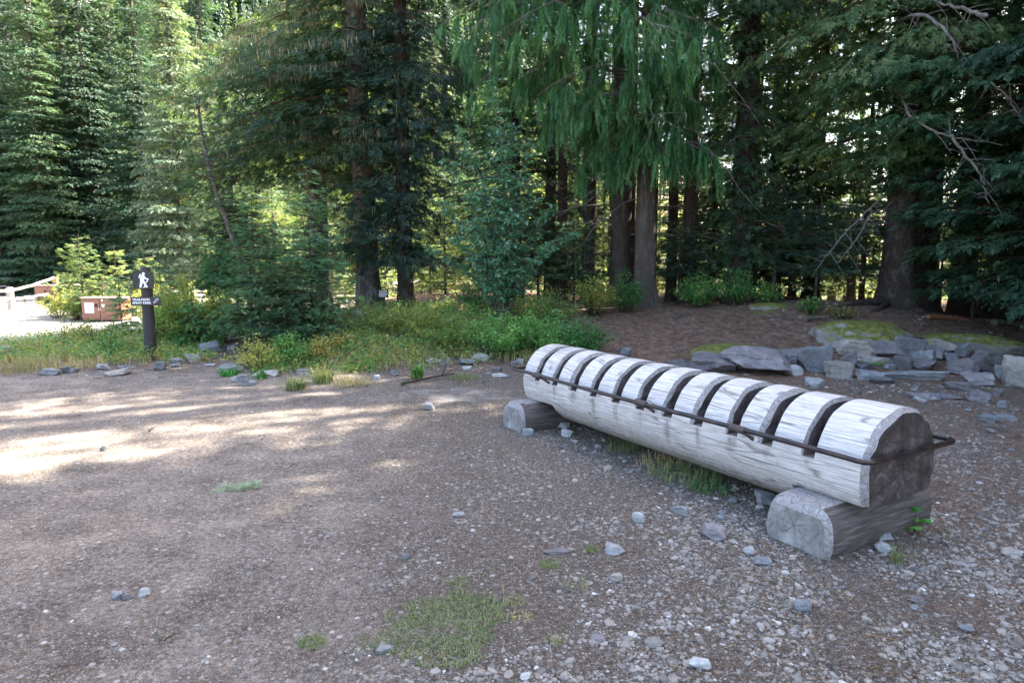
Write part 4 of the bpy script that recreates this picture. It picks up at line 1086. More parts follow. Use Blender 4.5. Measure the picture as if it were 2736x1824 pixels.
def scatter_litter():
    r = RS(78); N = 200000
    y = 2.2 + 13 * r.random(N) ** 1.3; x = (r.random(N) * 2 - 1) * (.80 * y + .4)
    nz = fbm(x * 1.3, y * 1.3, 0, 51)
    L = np.maximum(sstep((y - 8.3) / 1.2) * sstep((x - .4) / 1.2), .75 * sstep((x - .2) / 1.5)) + .10
    keep = r.random(N) < L * np.clip(.45 + 1.4 * nz, .05, 1) * .9
    x, y = x[keep], y[keep]; n = len(x); z = ground(x, y) + .006 + .004 * r.random(n)
    q = r.random(n) * 6.28; D = np.stack([np.cos(q), np.sin(q), r.normal(0, .12, n)], -1)
    ln = np.clip(np.exp(r.normal(math.log(.017), .5, n)), .008, .055) * (1 + 1.2 * sstep((y - 6) / 4)) * (1 + 1.2 * (r.random(n) < .012))
    V = np.array([(-.5, -.045, 0), (.5, -.03, 0), (.5, .03, .02), (-.5, .045, .02)]); F = np.array([[0, 1, 2, 3]])
    g = G(); g.inst(V, F, frames(D, r.normal(0, .6, n)) * ln[:, None, None], np.stack([x, y, z], -1), 0, r.random(n))
    g.build('needle_litter', MAT['deadneedle'], None, kind='stuff', label='brown fallen needles and bits of twig', category='litter')
scatter_litter()

def stick(u0, v0, u1, v1, r0, label, seed, name='fallen_stick', bow=.1, mat='twig'):
    a, b = hit(u0, v0), hit(u1, v1); r = RS(seed); q = np.linspace(0, 1, 10)[:, None]; d = b - a
    nrm = np.array([-d[1], d[0], 0]); P = a + d * q + nrm * bow * np.sin(q * PI) + r.normal(0, .012, (10, 3)) * np.linalg.norm(d)
    P[:, 2] = ground(P[:, 0], P[:, 1]) + r0 * 1.4 + .01; P = P - a
    g = G(); tube(g, P, np.linspace(r0, r0 * .4, 10), 7)
    for k in range(3):
        i = r.integers(2, 8); dd = r.normal(0, 1, 3); dd[2] = abs(dd[2]) * .3; tube(g, [P[i], P[i] + dd / np.linalg.norm(dd) * np.linalg.norm(d) * .18], [r0 * .5, r0 * .2], 5)
    o = g.build(name, MAT[mat], None, True, label=label, category='stick'); o.location = a
stick(1073, 1036, 1216, 1006, .022, 'dark stick lying at the edge of the middle verge', 1, bow=.06, mat='stem')
stick(1180, 1010, 1236, 982, .007, 'thin pale stick rising from the end of the dark stick', 2)
stick(2240, 1812, 2262, 1772, .007, 'short curved bleached stick at the bottom right', 3, bow=.25)
stick(1450, 1575, 1560, 1600, .005, 'lichened grey twig with side shoots in the gravel', 4)
stick(2620, 1140, 2730, 1170, .006, 'long pale twig at the right edge behind the log', 5)
stick(2618, 1136, 2660, 1160, .006, 'short pale twig left of the long pale twig', 6)
stick(416, 1706, 436, 1718, .006, 'tiny white stick on the open lot', 7, bow=.0)
stick(440, 1722, 492, 1700, .004, 'thin dark twig on the open lot', 8, mat='stem')
stick(1310, 1720, 1340, 1780, .0035, 'pale dry stalk lying across the grass patch', 9)
stick(400, 1157, 424, 1144, .007, 'small brown twig beside the brightest sun patch', 10, mat='stem')
stick(1960, 1278, 2070, 1296, .012, 'dark root-like stick under the near end of the log', 11, mat='stem')
stick(2480, 857, 2590, 866, .04, 'orange brown fallen branch under the right trees', 12, mat='redtwig')
stick(2650, 874, 2736, 882, .06, 'fallen pale log lying by the right edge under the trees', 13)
stick(2150, 865, 2215, 858, .035, 'bleached driftwood-like branch left of the mossy boulder', 14)
stick(1800, 858, 1860, 838, .015, 'grey branch lying on the litter under the bushes', 15)
stick(2030, 848, 2130, 860, .012, 'long thin grey branch lying across the litter slope', 16)
stick(2640, 1010, 2730, 1050, .012, 'sunlit bleached branch tangled in front of the pale boulder', 17)

# ================================================================== low plants
BLADE = (np.array([(0, -.5, 0), (0, .5, 0), (.45, .42, .0), (.45, -.42, 0), (1, 0, 0)], float), np.array([[0, 1, 2], [0, 2, 3], [3, 2, 4]]))
def blades(g, P, ln, w, r, spread=.6, tint=(0, 1)):
    """arching grass blades: three leaning segments"""
    n = len(P); q = r.random(n) * 6.28; sp = spread * (.4 + r.random(n)); hor = np.stack([np.cos(q), np.sin(q), 0 * q], -1); side = np.stack([-np.sin(q), np.cos(q), 0 * q], -1)
    Ws = np.array([1, .9, .6, .08]) * .5; K = []
    p = P.copy(); th = PI / 2 - sp * .35
    for k in range(4):
        K.append(p + side * (w * Ws[k])[:, None] if np.ndim(w) else p + side * w * Ws[k]); K.append(p - side * (w * Ws[k])[:, None] if np.ndim(w) else p - side * w * Ws[k])
        p = p + (hor * np.cos(th)[:, None] + np.array([0, 0, 1.0]) * np.sin(th)[:, None]) * (ln / 3)[:, None]; th = th - sp
    V = np.stack(K, 1).reshape(-1, 3)
    F = np.array([[0, 1, 3, 2], [2, 3, 5, 4], [4, 5, 7, 6]])[None] + (np.arange(n) * 8)[:, None, None]
    t = np.clip(tint[0] + (tint[1] - tint[0]) * r.random(n), 0, 1)
    g.add(V, F.reshape(-1, 4), 0, np.repeat(t, 8))

def tuft(P, n, h, seed, label, mat='grass', rr=.06, w=.006, spread=.6, tint=(0, 1), cat='grass tuft', name='grass_tuft', group=None):
    r = RS(seed); g = G(); q = r.random(n) * 6.28; d = rr * np.sqrt(r.random(n))
    pts = np.stack([d * np.cos(q), d * np.sin(q), 0 * d], -1)
    blades(g, pts, h * (.5 + .7 * r.random(n)), w, r, spread, tint)
    o = g.build(name, MAT[mat], None, label=label, category=cat, group=group); o.location = P; return o
for i, (u, v, n, h, rr, mat, w, sp, lab, tn) in enumerate([
    (790, 1040, 170, .27, .12, 'grass', .009, .95, 'yellow green arching grass tuft at the front edge of the middle verge', (.2, .9)),
    (862, 1022, 200, .33, .13, 'grass', .009, .9, 'largest arching grass tuft behind the front one in the middle verge', (.15, .85)),
    (940, 1030, 260, .24, .26, 'drygrass', .005, 1.0, 'straw coloured dry grass clump right of the green tufts', (.5, 1)),
    (1115, 1012, 60, .26, .07, 'bush_green', .030, .6, 'broad leaved green plant at the lot edge left of the dark stick', (.1, .9)),
    (700, 1012, 50, .16, .06, 'bush_green', .022, .7, 'small leafy rosette beside the small bluish stone', (0, .7)),
    (612, 1004, 120, .16, .12, 'forb', .014, .8, 'fresh green leafy clump in front of the large pale rock', (0, .8)),
    (2395, 1508, 40, .13, .04, 'grass', .004, .7, 'thin grass tuft below the near support log', (.2, .9)),
    (1580, 1472, 90, .035, .045, 'grass', .003, .8, 'small bright moss-green tuft upper of the gravel tufts', (.2, .6)),
    (1468, 1512, 110, .04, .055, 'grass', .003, .8, 'bright green tuft left of the flat bedded stone', (.1, .6)),
    (1224, 1556, 80, .035, .06, 'grass', .003, .8, 'thin green tuft above the big grass patch', (.3, .8)),
    (835, 1728, 150, .045, .055, 'grass', .003, .8, 'round bright tuft alone on the dirt left of the grass patch', (.1, .8)),
    (1372, 1612, 80, .035, .05, 'grass', .003, .8, 'small tuft right of the top of the grass patch', (.3, .9)),
    (1545, 1562, 110, .03, .08, 'grass', .003, .8, 'wide low mossy tuft beside the grey twig', (.5, 1)),
    (1395, 1652, 60, .03, .05, 'grass', .003, .8, 'pale sparse tuft just right of the grass patch', (.5, 1)),
    (1486, 1714, 60, .03, .05, 'grass', .003, .8, 'dim green tuft low in the right gravel', (.3, 1)),
    (1660, 1200, 110, .12, .14, 'grass', .004, .7, 'wispy grass growing in front of the middle of the log', (.2, .9)),
    (1830, 1275, 300, .13, .28, 'patch', .004, .7, 'green grass growing in the shade under the log', (0, .9)),
    (1900, 1310, 90, .08, .15, 'bush_green', .007, .8, 'low green weeds at the shaded edge under the log', (0, .6)),
    (1760, 1240, 120, .13, .2, 'drygrass', .004, .8, 'dry stalks mixed with weeds under the log', (.2, .9)),
    (1240, 1012, 260, .10, .22, 'grass', .004, .8, 'faint green mat of grass left of the log end', (.1, .6)),
    (1840, 950, 200, .06, .25, 'grass', .004, .8, 'low green sprinkle of grass on the litter behind the log', (.1, .6)),
    (2340, 975, 160, .07, .12, 'forb', .01, .9, 'bright moss-like green tuft among the grey slabs', (.2, 1)),
    (2470, 985, 70, .16, .07, 'drygrass', .004, .7, 'dry grass tuft standing between the piled rocks', (.4, 1)),
    (2600, 1062, 50, .07, .08, 'grass', .006, .8, 'pale lichen-green tuft beside the half-buried rock', (.4, 1)),
    (60, 990, 420, .30, .45, 'drygrass', .006, .6, 'shaggy pale grass at the left end of the verge', (.1, .8)),
    (200, 985, 300, .24, .40, 'drygrass', .006, .6, 'dry grass mound behind the small left stones', (.2, .9)),
    (1420, 960, 200, .22, .2, 'drygrass', .005, .6, 'dry grass by the far log end', (.3, .9)),
    (455, 950, 220, .24, .3, 'grass', .006, .6, 'green grass around the foot of the sign post', (.1, .8)),
    ]):
    tuft(hit(u, v), n, h, 300 + i, lab, mat, rr, w, sp, tn, cat='plant' if w > .012 else 'grass tuft')

def grass_patch():
    r = RS(9); N = 14000
    a, b = hit(1010, 1790), hit(1350, 1590)
    x = r.uniform(-.75, .35, N); y = r.uniform(2.5, 3.4, N)
    c = hit(1190, 1690); nn = fbm(x * 4, y * 4, 0, 61) * .45 + fbm(x * 14, y * 14, 0, 62) * .30
    d = np.hypot((x - c[0] - .25 * (y - c[1])) / .29, (y - c[1]) / .31) + nn
    k = (d < .98) & (r.random(N) < 1.25 - .55 * d + .4 * nn); x, y = x[k], y[k]
    g = G(); blades(g, np.stack([x, y, ground(x, y)], -1), .028 * (.5 + r.random(len(x))), .0028, r, .8, (0, 1))
    g.build('grass_patch', MAT['patch'], None, kind='stuff', label='ragged patch of short yellow green grass in the foreground dirt', category='grass')
grass_patch()

def verge():
    """tangled low growth of the two verges"""
    r = RS(12); N = 90000
    x = r.uniform(-12, 1.5, N); y = r.uniform(8.6, 14.5, N)
    n1 = fbm(x * .9, y * .9, 0, 71); n2 = fbm(x * 3, y * 3, 0, 72)
    eL = 9.95 + .25 * n1; left = sstep((-x - 4.35 - .35 * (y - 10)) / .25) * sstep((y - eL) / .5) * (1 - sstep((y - 12.2) / .4) * (x < -5.2) - sstep((y - 13.3) / .5) * (x >= -5.2)) * (1 - .9 * sstep((-x - 6.4) / .6) * sstep((y - 11.6) / .4))
    eC = 9.0 + .17 * (x + 3.6) + .35 * n1; cen = sstep((x + 3.75 + .15 * (y - 9)) / .3) * sstep((y - eC) / .6) * sstep((.85 - x) / .3) * (1 - sstep((y - 13.6 + .0 * x) / .5))
    trail = np.exp(-((x + 3.6 - .0 * y - (y - 12) * .25) / .45) ** 2) * sstep((y - 11.2) / .5)
    D = np.maximum(left, cen) * (1 - .9 * trail) * np.clip(.6 + 1.1 * n2, .05, 1.2)
    k = r.random(N) < D; x, y, n1 = x[k], y[k], n1[k]; n = len(x); z = ground(x, y)
    h = (.06 + .22 * r.random(n)) * np.clip(.65 + .8 * n1 + .35 * sstep((y - 10.5) / 1.2), .3, 1.5)
    q = r.random(n) * 6.28
    for nm, mat, sel, lab in (('ground_cover', 'bush_green', r.random(n) < .32, 'tangle of low green leafy plants covering the verges'),
                         ('yellow_ground_cover', 'huckle_y', r.random(n) < .26, 'low yellow green leaves mixed through the verges')):
        g = G(); idx = np.nonzero(sel)[0]
        for t in (.3, .5, .7, .85, 1.0):
            m = len(idx); qq = r.random(m) * 6.28
            P = np.stack([x[idx], y[idx], z[idx] + h[idx] * t], -1) + r.normal(0, .03, (m, 3))
            R = frames(np.stack([np.cos(qq), np.sin(qq), r.normal(.1, .35, m)], -1), r.normal(0, .5, m)) * (.026 + .034 * r.random(m))[:, None, None]
            g.inst(LEAF_S[0], LEAF_S[1], R, P, 0, np.clip(r.normal(.35, .22, m) + .25 * n1[idx], 0, 1))
        g.build(nm, MAT[mat], None, kind='stuff', label=lab, category='ground cover')
    g = G(); k = r.random(n) < .9; m = k.sum(); blades(g, np.stack([x, y, z], -1)[k], h[k] * .95, .006, r, .55, (.1, 1.3))
    g.build('verge_grass', MAT['drygrass'], None, kind='stuff', label='dry grass and stalks standing through the verge plants', category='grass')
verge()

def bush(name, seed, w, h, nst, nl, ls, tpl, mat, label, cat, P, tint=(0, .7), upr=.5, group=None, wob=.25, stemr=.006, frac=.35):
    """many stems fanning from the base with side twigs, leaves along the outer part of each"""
    r = RS(seed); t = thing(name, label, cat, P, r.random() * 6, group); g, st = G(), G(); LP, LD, LT = [], [], []
    per = max(2, nl // nst)
    for i in range(nst):
        a = r.random() * 6.28; e = math.sqrt(r.random()); tip = np.array([math.cos(a) * e * w / 2, math.sin(a) * e * w / 2, h * (1 - .55 * e * e) * r.uniform(.7, 1.08)])
        b = np.array([math.cos(a) * e * w * .12, math.sin(a) * e * w * .12, -.03]); q = np.linspace(0, 1, 7)[:, None]
        c = b * (1 - q) + tip * q + np.array([-tip[0], -tip[1], 0]) * (upr * q * (1 - q)) + r.normal(0, wob * .06, (7, 3)) * h * q
        tube(st, c, np.linspace(stemr * (.7 + .6 * r.random()), .0018, 7), 4, 0, False)
        tt = frac + (1 - frac) * r.random(per) ** .8; k = np.clip((tt * 6).astype(int), 0, 5); f = (tt * 6 - k)[:, None]
        base = c[k] * (1 - f) + c[k + 1] * f
        rad_ = .10 * h * (1.1 - tt) + .035 * w + ls * .6
        off = r.normal(0, 1, (per, 3)); off /= np.linalg.norm(off, axis=1)[:, None]; off[:, 2] *= .55
        pos = base + off * (rad_ * r.random(per) ** .5)[:, None]
        LP.append(pos); dd = off.copy(); dd[:, 2] = r.normal(-.1, .4, per); LD.append(dd + r.normal(0, .35, (per, 3))); LT.append(np.clip(tint[0] + (tint[1] - tint[0]) * (r.random() * .5 + r.random(per) * .6), 0, 1))
        for _ in range(2):
            j = r.integers(0, per); kk = k[j]; tube(st, [c[kk], (c[kk] + pos[j]) / 2 + [0, 0, .01], pos[j]], [.0025, .0018, .001], 3, 0, False)
    P3, D3, T3 = np.concatenate(LP), np.concatenate(LD), np.concatenate(LT); n = len(P3)
    P3[:, 2] = np.maximum(P3[:, 2], .02)
    g.inst(tpl[0], tpl[1], frames(D3, r.normal(0, .45, n)) * (ls * (.6 + .7 * r.random(n)))[:, None, None], P3, 0, T3)
    g.build('foliage', MAT[mat], t); st.build('stems', MAT['stem'], t, True)
    return t
BG = 'leafy bushes of the verges'
for i, (u, y, w, h, nl, ls, mat, tn, lab) in enumerate([
    (520, 11.9, 1.6, 1.2, 8000, .052, 'huckle_y', (.0, .6), 'broad yellow green bush right of the sign post'),
    (600, 12.2, 1.2, .95, 4200, .052, 'huckle', (.1, .75), 'green bush behind the broad yellow green one'),
    (462, 12.1, .9, .9, 3200, .048, 'bush_green', (0, .7), 'dense green bush touching the right of the sign post'),
    (330, 12.4, 1.1, .42, 1500, .045, 'huckle', (0, .7), 'green bush in front of the near food locker'),
    (255, 11.9, 1.0, .48, 1300, .045, 'huckle_y', (0, .6), 'golden bush in the sunny part of the left verge'),
    (170, 12.2, 1.1, .5, 1300, .045, 'huckle', (.2, .8), 'yellow green bush at the left of the sunny verge'),
    (300, 10.9, .7, .42, 800, .04, 'bush_green', (0, .7), 'small leafy bush just left of the sign post base'),
    (690, 9.7, .95, .48, 1500, .04, 'huckle_y', (0, .7), 'yellow leaved low bush behind the pale cube stone'),
    (780, 9.9, .8, .55, 1300, .04, 'bush_green', (.1, .8), 'blue green bush right of the yellow leaved one'),
    (850, 10.1, .7, .40, 900, .035, 'huckle_y', (.2, 1), 'orange tinged bush behind the largest grass tuft'),
    (915, 10.6, .6, .36, 600, .035, 'huckle_y', (.4, 1), 'bright orange yellow sprig in the middle verge'),
    (1010, 11.6, 1.3, .60, 2400, .036, 'huckle', (.1, .7), 'feathery green bush right of the small trail sign'),
    (1120, 11.2, 1.4, .62, 2600, .036, 'huckle', (.2, .9), 'yellow green thicket left of the broadleaf sapling clump'),
    (1210, 10.6, 1.2, .60, 2400, .04, 'huckle', (.0, .7), 'green thicket with yellow tips below the sapling clump'),
    (1330, 10.4, 1.4, .72, 3400, .045, 'bush_green', (0, .55), 'deep green thicket in front of the sapling clump'),
    (1450, 10.3, 1.3, .75, 3200, .045, 'bush_green', (.05, .7), 'bright green thicket left above the far log end'),
    (1560, 10.4, 1.1, .62, 2400, .045, 'bush_green', (0, .6), 'green thicket right above the far log end'),
    (1480, 11.6, 1.2, .85, 2500, .04, 'huckle', (0, .8), 'tall green bush behind the bright thicket'),
    (1580, 12.9, 1.3, .80, 2400, .045, 'huckle', (.2, 1), 'yellowing bush left of the cedar trunk'),
    (1670, 13.2, .9, .85, 1500, .05, 'bush_green', (0, .6), 'green bush at the left foot of the cedar trunk'),
    (1870, 13.6, 1.2, .70, 2400, .05, 'bush_green', (0, .8), 'wide green bush between the cedar and the ivy-like fir trunk'),
    (1960, 13.5, 1.0, .75, 1800, .05, 'bush_green', (.1, .9), 'light green bush beside the low fir boughs'),
    (2050, 13.2, .7, .45, 700, .055, 'bush_green', (.2, 1), 'small bright bush on the mossy hump'),
    (2165, 12.3, .6, .34, 420, .055, 'bush_green', (.2, 1), 'small sparse bush left of the exposed roots'),
    (2250, 12.0, .8, .28, 320, .045, 'huckle', (.4, 1), 'thin yellowing bush above the big mossy boulder'),
    (1290, 13.2, 1.3, .75, 1600, .05, 'bush_green', (0, .5), 'dark bush behind the broadleaf sapling clump'),
    (760, 12.8, 1.0, .5, 1100, .04, 'bush_green', (0, .6), 'dark green bush under the young conifers'),
    ]):
    bush('leafy_bush', 400 + i, w, h, 46, nl, ls, LEAF_S, mat, lab, 'bush', depth_at(u, y), tn, group=BG)
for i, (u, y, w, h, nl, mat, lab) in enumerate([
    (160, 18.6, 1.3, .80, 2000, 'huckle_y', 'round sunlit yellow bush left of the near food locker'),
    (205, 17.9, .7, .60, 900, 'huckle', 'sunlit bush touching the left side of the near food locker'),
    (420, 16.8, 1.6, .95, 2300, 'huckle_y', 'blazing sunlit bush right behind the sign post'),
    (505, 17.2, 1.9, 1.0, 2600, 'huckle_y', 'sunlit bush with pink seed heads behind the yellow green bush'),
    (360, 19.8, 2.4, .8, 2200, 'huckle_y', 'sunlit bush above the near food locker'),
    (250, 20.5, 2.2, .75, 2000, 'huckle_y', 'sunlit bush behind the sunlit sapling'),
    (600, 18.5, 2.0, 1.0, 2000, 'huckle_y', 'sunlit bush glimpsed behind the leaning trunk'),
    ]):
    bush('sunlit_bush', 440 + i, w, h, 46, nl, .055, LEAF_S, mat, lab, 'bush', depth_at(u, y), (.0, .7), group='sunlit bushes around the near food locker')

# seed heads (pinkish stalks) near the lockers
for i, (u, y, h) in enumerate([(283, 17.0, 1.2), (352, 16.6, 1.15), (498, 15.6, 1.1), (520, 15.8, 1.2), (70, 18, .6)]):
    r = RS(70 + i); g = G(); P = depth_at(u, y); tube(g, [(0, 0, 0), (.02, 0, h * .5), (.0, .01, h)], [.006, .005, .003], 5)
    n = 60; zz = h * (.7 + .3 * r.random(n)); q = r.random(n) * 6.28; D = np.stack([np.cos(q), np.sin(q), .6 + 0 * q], -1)
    g.inst(LEAF_S[0] * [1, .35, 1], LEAF_S[1], frames(D, 0 * q) * .055, np.stack([0 * q, 0 * q, zz], -1), 1, r.random(n))
    o = g.build('fireweed_stalk', [MAT['stem'], MAT['deadneedle']], None, label=['reddish seed stalk left of the near locker sign post', 'reddish seed stalk directly left of the hiker panel', 'pink brown seed head over the sunlit bush', 'second pink seed head above the sunlit bush', 'low brown seed head by the rail fence'][i], category='plant'); o.location = P

def seedling():
    P = hit(2440, 1425); t = thing('leafy_seedling', 'little plant with bright green lobed leaves beside the near support log', 'plant', P)
    for i, (dx, dy, z, s, a) in enumerate([(0, -.02, .05, .075, 3.8), (-.09, .03, .05, .06, 2.9), (.09, .03, .075, .06, .2), (.02, .02, .15, .055, 1.2), (.04, .06, .07, .045, .9)]):
        g = G(); th = np.linspace(0, 2 * PI, 25)[:-1]; rr = s * .5 * (1 + .16 * np.cos(th * 5) + .05 * np.cos(th * 15)); q = np.stack([rr * np.cos(th), rr * np.sin(th), .012 * np.cos(2 * th) - .01], -1)
        V = np.concatenate([q, [[0, 0, .004]]]); g.add(V, np.array([[j, (j + 1) % 24, 24] for j in range(24)]), 0, .25 + .3 * (i % 2))
        V2 = g.V[0]; V2[:] = V2 @ np.array(Matrix.Rotation(-.45, 3, 'X')).T; V2 += [dx, dy, z]
        g.build('leaf', MAT['forb'], t)
        g = G(); tube(g, [(0, 0, 0), (dx * .5, dy * .5, z * .7), (dx, dy, z - .006)], [.0022, .002, .0015], 5); g.build('stalk', MAT['stem'], t)
seedling()

def fallen_lichen():
    P = hit(637, 1312); r = RS(5); g = G(); n = 1100; q = r.normal(0, 1, (n, 2)); kk = r.integers(0, 7, n); cx = np.array([-.11, -.07, -.02, .03, .06, .10, .0])[kk]; cy = np.array([-.05, -.02, .0, -.01, .04, .05, .03])[kk]; x = cx + q[:, 0] * .018; y = cy + q[:, 1] * .014
    D = r.normal(0, 1, (n, 3)); D[:, 2] *= .35
    g.inst(STRAND[0] * [1, .35, .35], STRAND[1], frames(D, r.random(n) * 6) * (.025 + .03 * r.random(n))[:, None, None], np.stack([x, y, .006 + .034 * r.random(n) * (kk % 2 + .4)], -1), 0, .2 + .8 * r.random(n))
    o = g.build('fallen_lichen', MAT['palelichen'], None, label='pale green tuft of fallen tree lichen on the lot', category='lichen'); o.location = P
fallen_lichen()

# ================================================================== broadleaf sapling clump
def alder():
    P = depth_at(1345, 12.2); r = RS(31); t = thing('broadleaf_sapling', 'multi stemmed broadleaf sapling with bluish green leaves in the middle of the photo', 'sapling', P)
    g, st = G(), G(); LP, LD = [], []
    tips = [(-1.15, 2.2, 0), (-.95, 2.9, .2), (-.70, 3.3, -.2), (-.45, 2.6, .3), (-.22, 4.25, 0), (0.0, 3.3, -.3), (.18, 3.6, .1), (.45, 3.1, -.1), (.62, 2.5, .3), (.95, 2.1, .1), (1.25, 1.6, -.1), (-1.3, 1.3, .2), (.3, 2.0, -.5), (-.5, 1.9, -.5), (.8, 1.35, -.5), (-.9, 1.5, -.45), (0, 1.4, -.6)]
    for i, (tx, tz, ty) in enumerate(tips):
        q = np.linspace(0, 1, 10)[:, None]; b = np.array([.12 * tx, .1 * ty, -.05]); tip = np.array([tx, ty, tz])
        c = b * (1 - q) + tip * q + np.array([-.25 * tx, 0, .06 * tz]) * np.sin(q * PI) + r.normal(0, .02, (10, 3)) * q * tz ** .5
        tube(st, c, np.linspace(.017, .004, 10), 6, 0, False)
        for j in range(int(20 + 11 * tz)):
            f = r.uniform(.25, 1) ; k = min(8, int(f * 9)); p0 = c[k] + (c[k + 1] - c[k]) * (f * 9 - k); a = r.random() * 6.28; l = r.uniform(.15, .45) * (1.25 - f)+.06
            p1 = p0 + np.array([math.cos(a), math.sin(a), r.uniform(.0, .6)]) * l; tube(st, [p0, (p0 + p1) / 2 + [0, 0, .02], p1], [.005, .0035, .002], 4, 0, False)
            n = r.integers(7, 15); s = r.random(n)[:, None]; q1 = p0 * (1 - s) + p1 * s
            dd = r.normal(0, 1, (n, 3)); dd[:, 2] = r.normal(-.25, .35, n); LP.append(q1 + dd * .015); LD.append(dd)
    P3, D3 = np.concatenate(LP), np.concatenate(LD); n = len(P3)
    g.inst(LEAF[0], LEAF[1], frames(D3, r.normal(0, .4, n)) * (.095 * (.55 + .65 * r.random(n)))[:, None, None], P3, 0, np.clip(r.normal(.35, .22, n), 0, 1))
    g.build('foliage', MAT['alder'], t); st.build('stems', MAT['bark'], t, True); print('alder leaves', n)
alder()

# ================================================================== trees
def build_tree(name, label, P, h, r0, seed, zs, Lf, tmat='bark', lmat='fir', deadzs=None, deadL=1.2, r1=None, rz=0, flare=.5, group=None, twigs='stem', cat='conifer', lean=(0, 0), sub=5, deadr=.012, topseed=None, **kw):
    t = thing(name, label, cat, P, rz, group)
    trunk_g(h, r0, r1 if r1 is not None else r0 * .35, seed, flare, lean=lean).build('trunk', MAT[tmat], t, True)
    g, st, li = crown(seed, zs, Lf, **kw)
    if lean != (0, 0):
        for q in (g, st, li):
            for V in q.V: V[:, 0] += lean[0] * V[:, 2]; V[:, 1] += lean[1] * V[:, 2]
    if g.n:
        n0 = g.n
        for V, F, T in zip(st.V, st.F, st.T): g.V.append(V); g.F.append(F + n0); g.M.append(np.full(len(F), 1)); g.T.append(T)
        g.n += st.n
        g.build('crown', [MAT[lmat], MAT[twigs]], t)
    if li.n: li.build('hanging_lichen', MAT['lichen'], t)
    if deadzs is not None:
        dead_g(seed + 1, deadzs, deadL, sub=sub, th=deadr).build('bare_limbs', MAT['twig'], t, True)
    return t

def zspan(a, b, n, seed=0, top=None, ntop=0):
    r = RS(seed + 900); z = np.sort(r.uniform(a, b, n))
    return np.concatenate([z, np.linspace(b, top, ntop)]) if top else z

def cone(H, L, p=.75, skirt=0):
    return lambda z, a: L * max(.06, 1 - z / H) ** p * (1 - skirt * math.exp(-z / 1.0))

# ---- the hemlock pair left of centre
def hemlock1():
    P = depth_at(985, 14.6)
    def Lf(z, a):
        left = max(0, math.cos(a - PI)); return (1.1 + 2.0 * left * (z > 3.2) * (1 - .6 * sstep((z - 5.6) / 1.0)) + .5 * (z > 3)) * (1 - .25 * sstep((z - 14) / 10))
    build_tree('hemlock_tree', 'thick furrowed trunk hemlock, left one of the dark pair, lichen hung boughs reaching left', P, 26, .245, 51, zspan(.9, 7.6, 135, 1, 24, 16), Lf, 'bark', 'dark', droop=.46, rise=.10, dens=30, size=.30, lich=14, width=.5, deadzs=np.linspace(1.2, 8, 16), deadL=1.2, lean=(-.018, 0))
hemlock1()
def hemlock2():
    P = depth_at(1086, 14.2)
    def Lf(z, a): return (.75 + .75 * max(0, math.cos(a - .2)) * (z > 2.5) + .5 * max(0, math.cos(a + 1.6)))
    build_tree('hemlock_tree', 'slimmer mottled trunk hemlock, right one of the dark pair', P, 23, .165, 52, zspan(1.0, 9, 190, 2, 21, 40), Lf, 'bark_dark', 'dark', droop=.5, rise=.05, dens=40, size=.29, lich=3, width=.5, deadzs=np.linspace(1.0, 8, 20), deadL=1.3, lean=(-.006, 0))
hemlock2()
def lichen_bough_tree():
    P = depth_at(860, 16.2)
    def Lf(z, a): return 2.9 * (1 - z / 24) * (1 - .55 * sstep((z - 6.3) / 1.2)) * (1 + .3 * max(0, math.cos(a - PI)))
    build_tree('hemlock_tree', 'hemlock behind the dark pair whose sunlit boughs drip with tan lichen', P, 23, .24, 53, zspan(3.3, 8.4, 120, 3, 22, 16), Lf, 'bark', 'hemlock', droop=.42, rise=.0, dens=22, size=.34, lich=34, width=.5, tint=(.45, 1.25), deadzs=np.linspace(2, 7, 10))
lichen_bough_tree()
build_tree('fir_tree', 'dark layered conifer standing behind the broadleaf sapling', depth_at(1375, 17.5), 13, .16, 54, zspan(.6, 12.5, 210, 4), cone(13.5, 3.0, .6), 'bark_dark', 'dark', droop=.22, rise=.05, dens=26, size=.30)

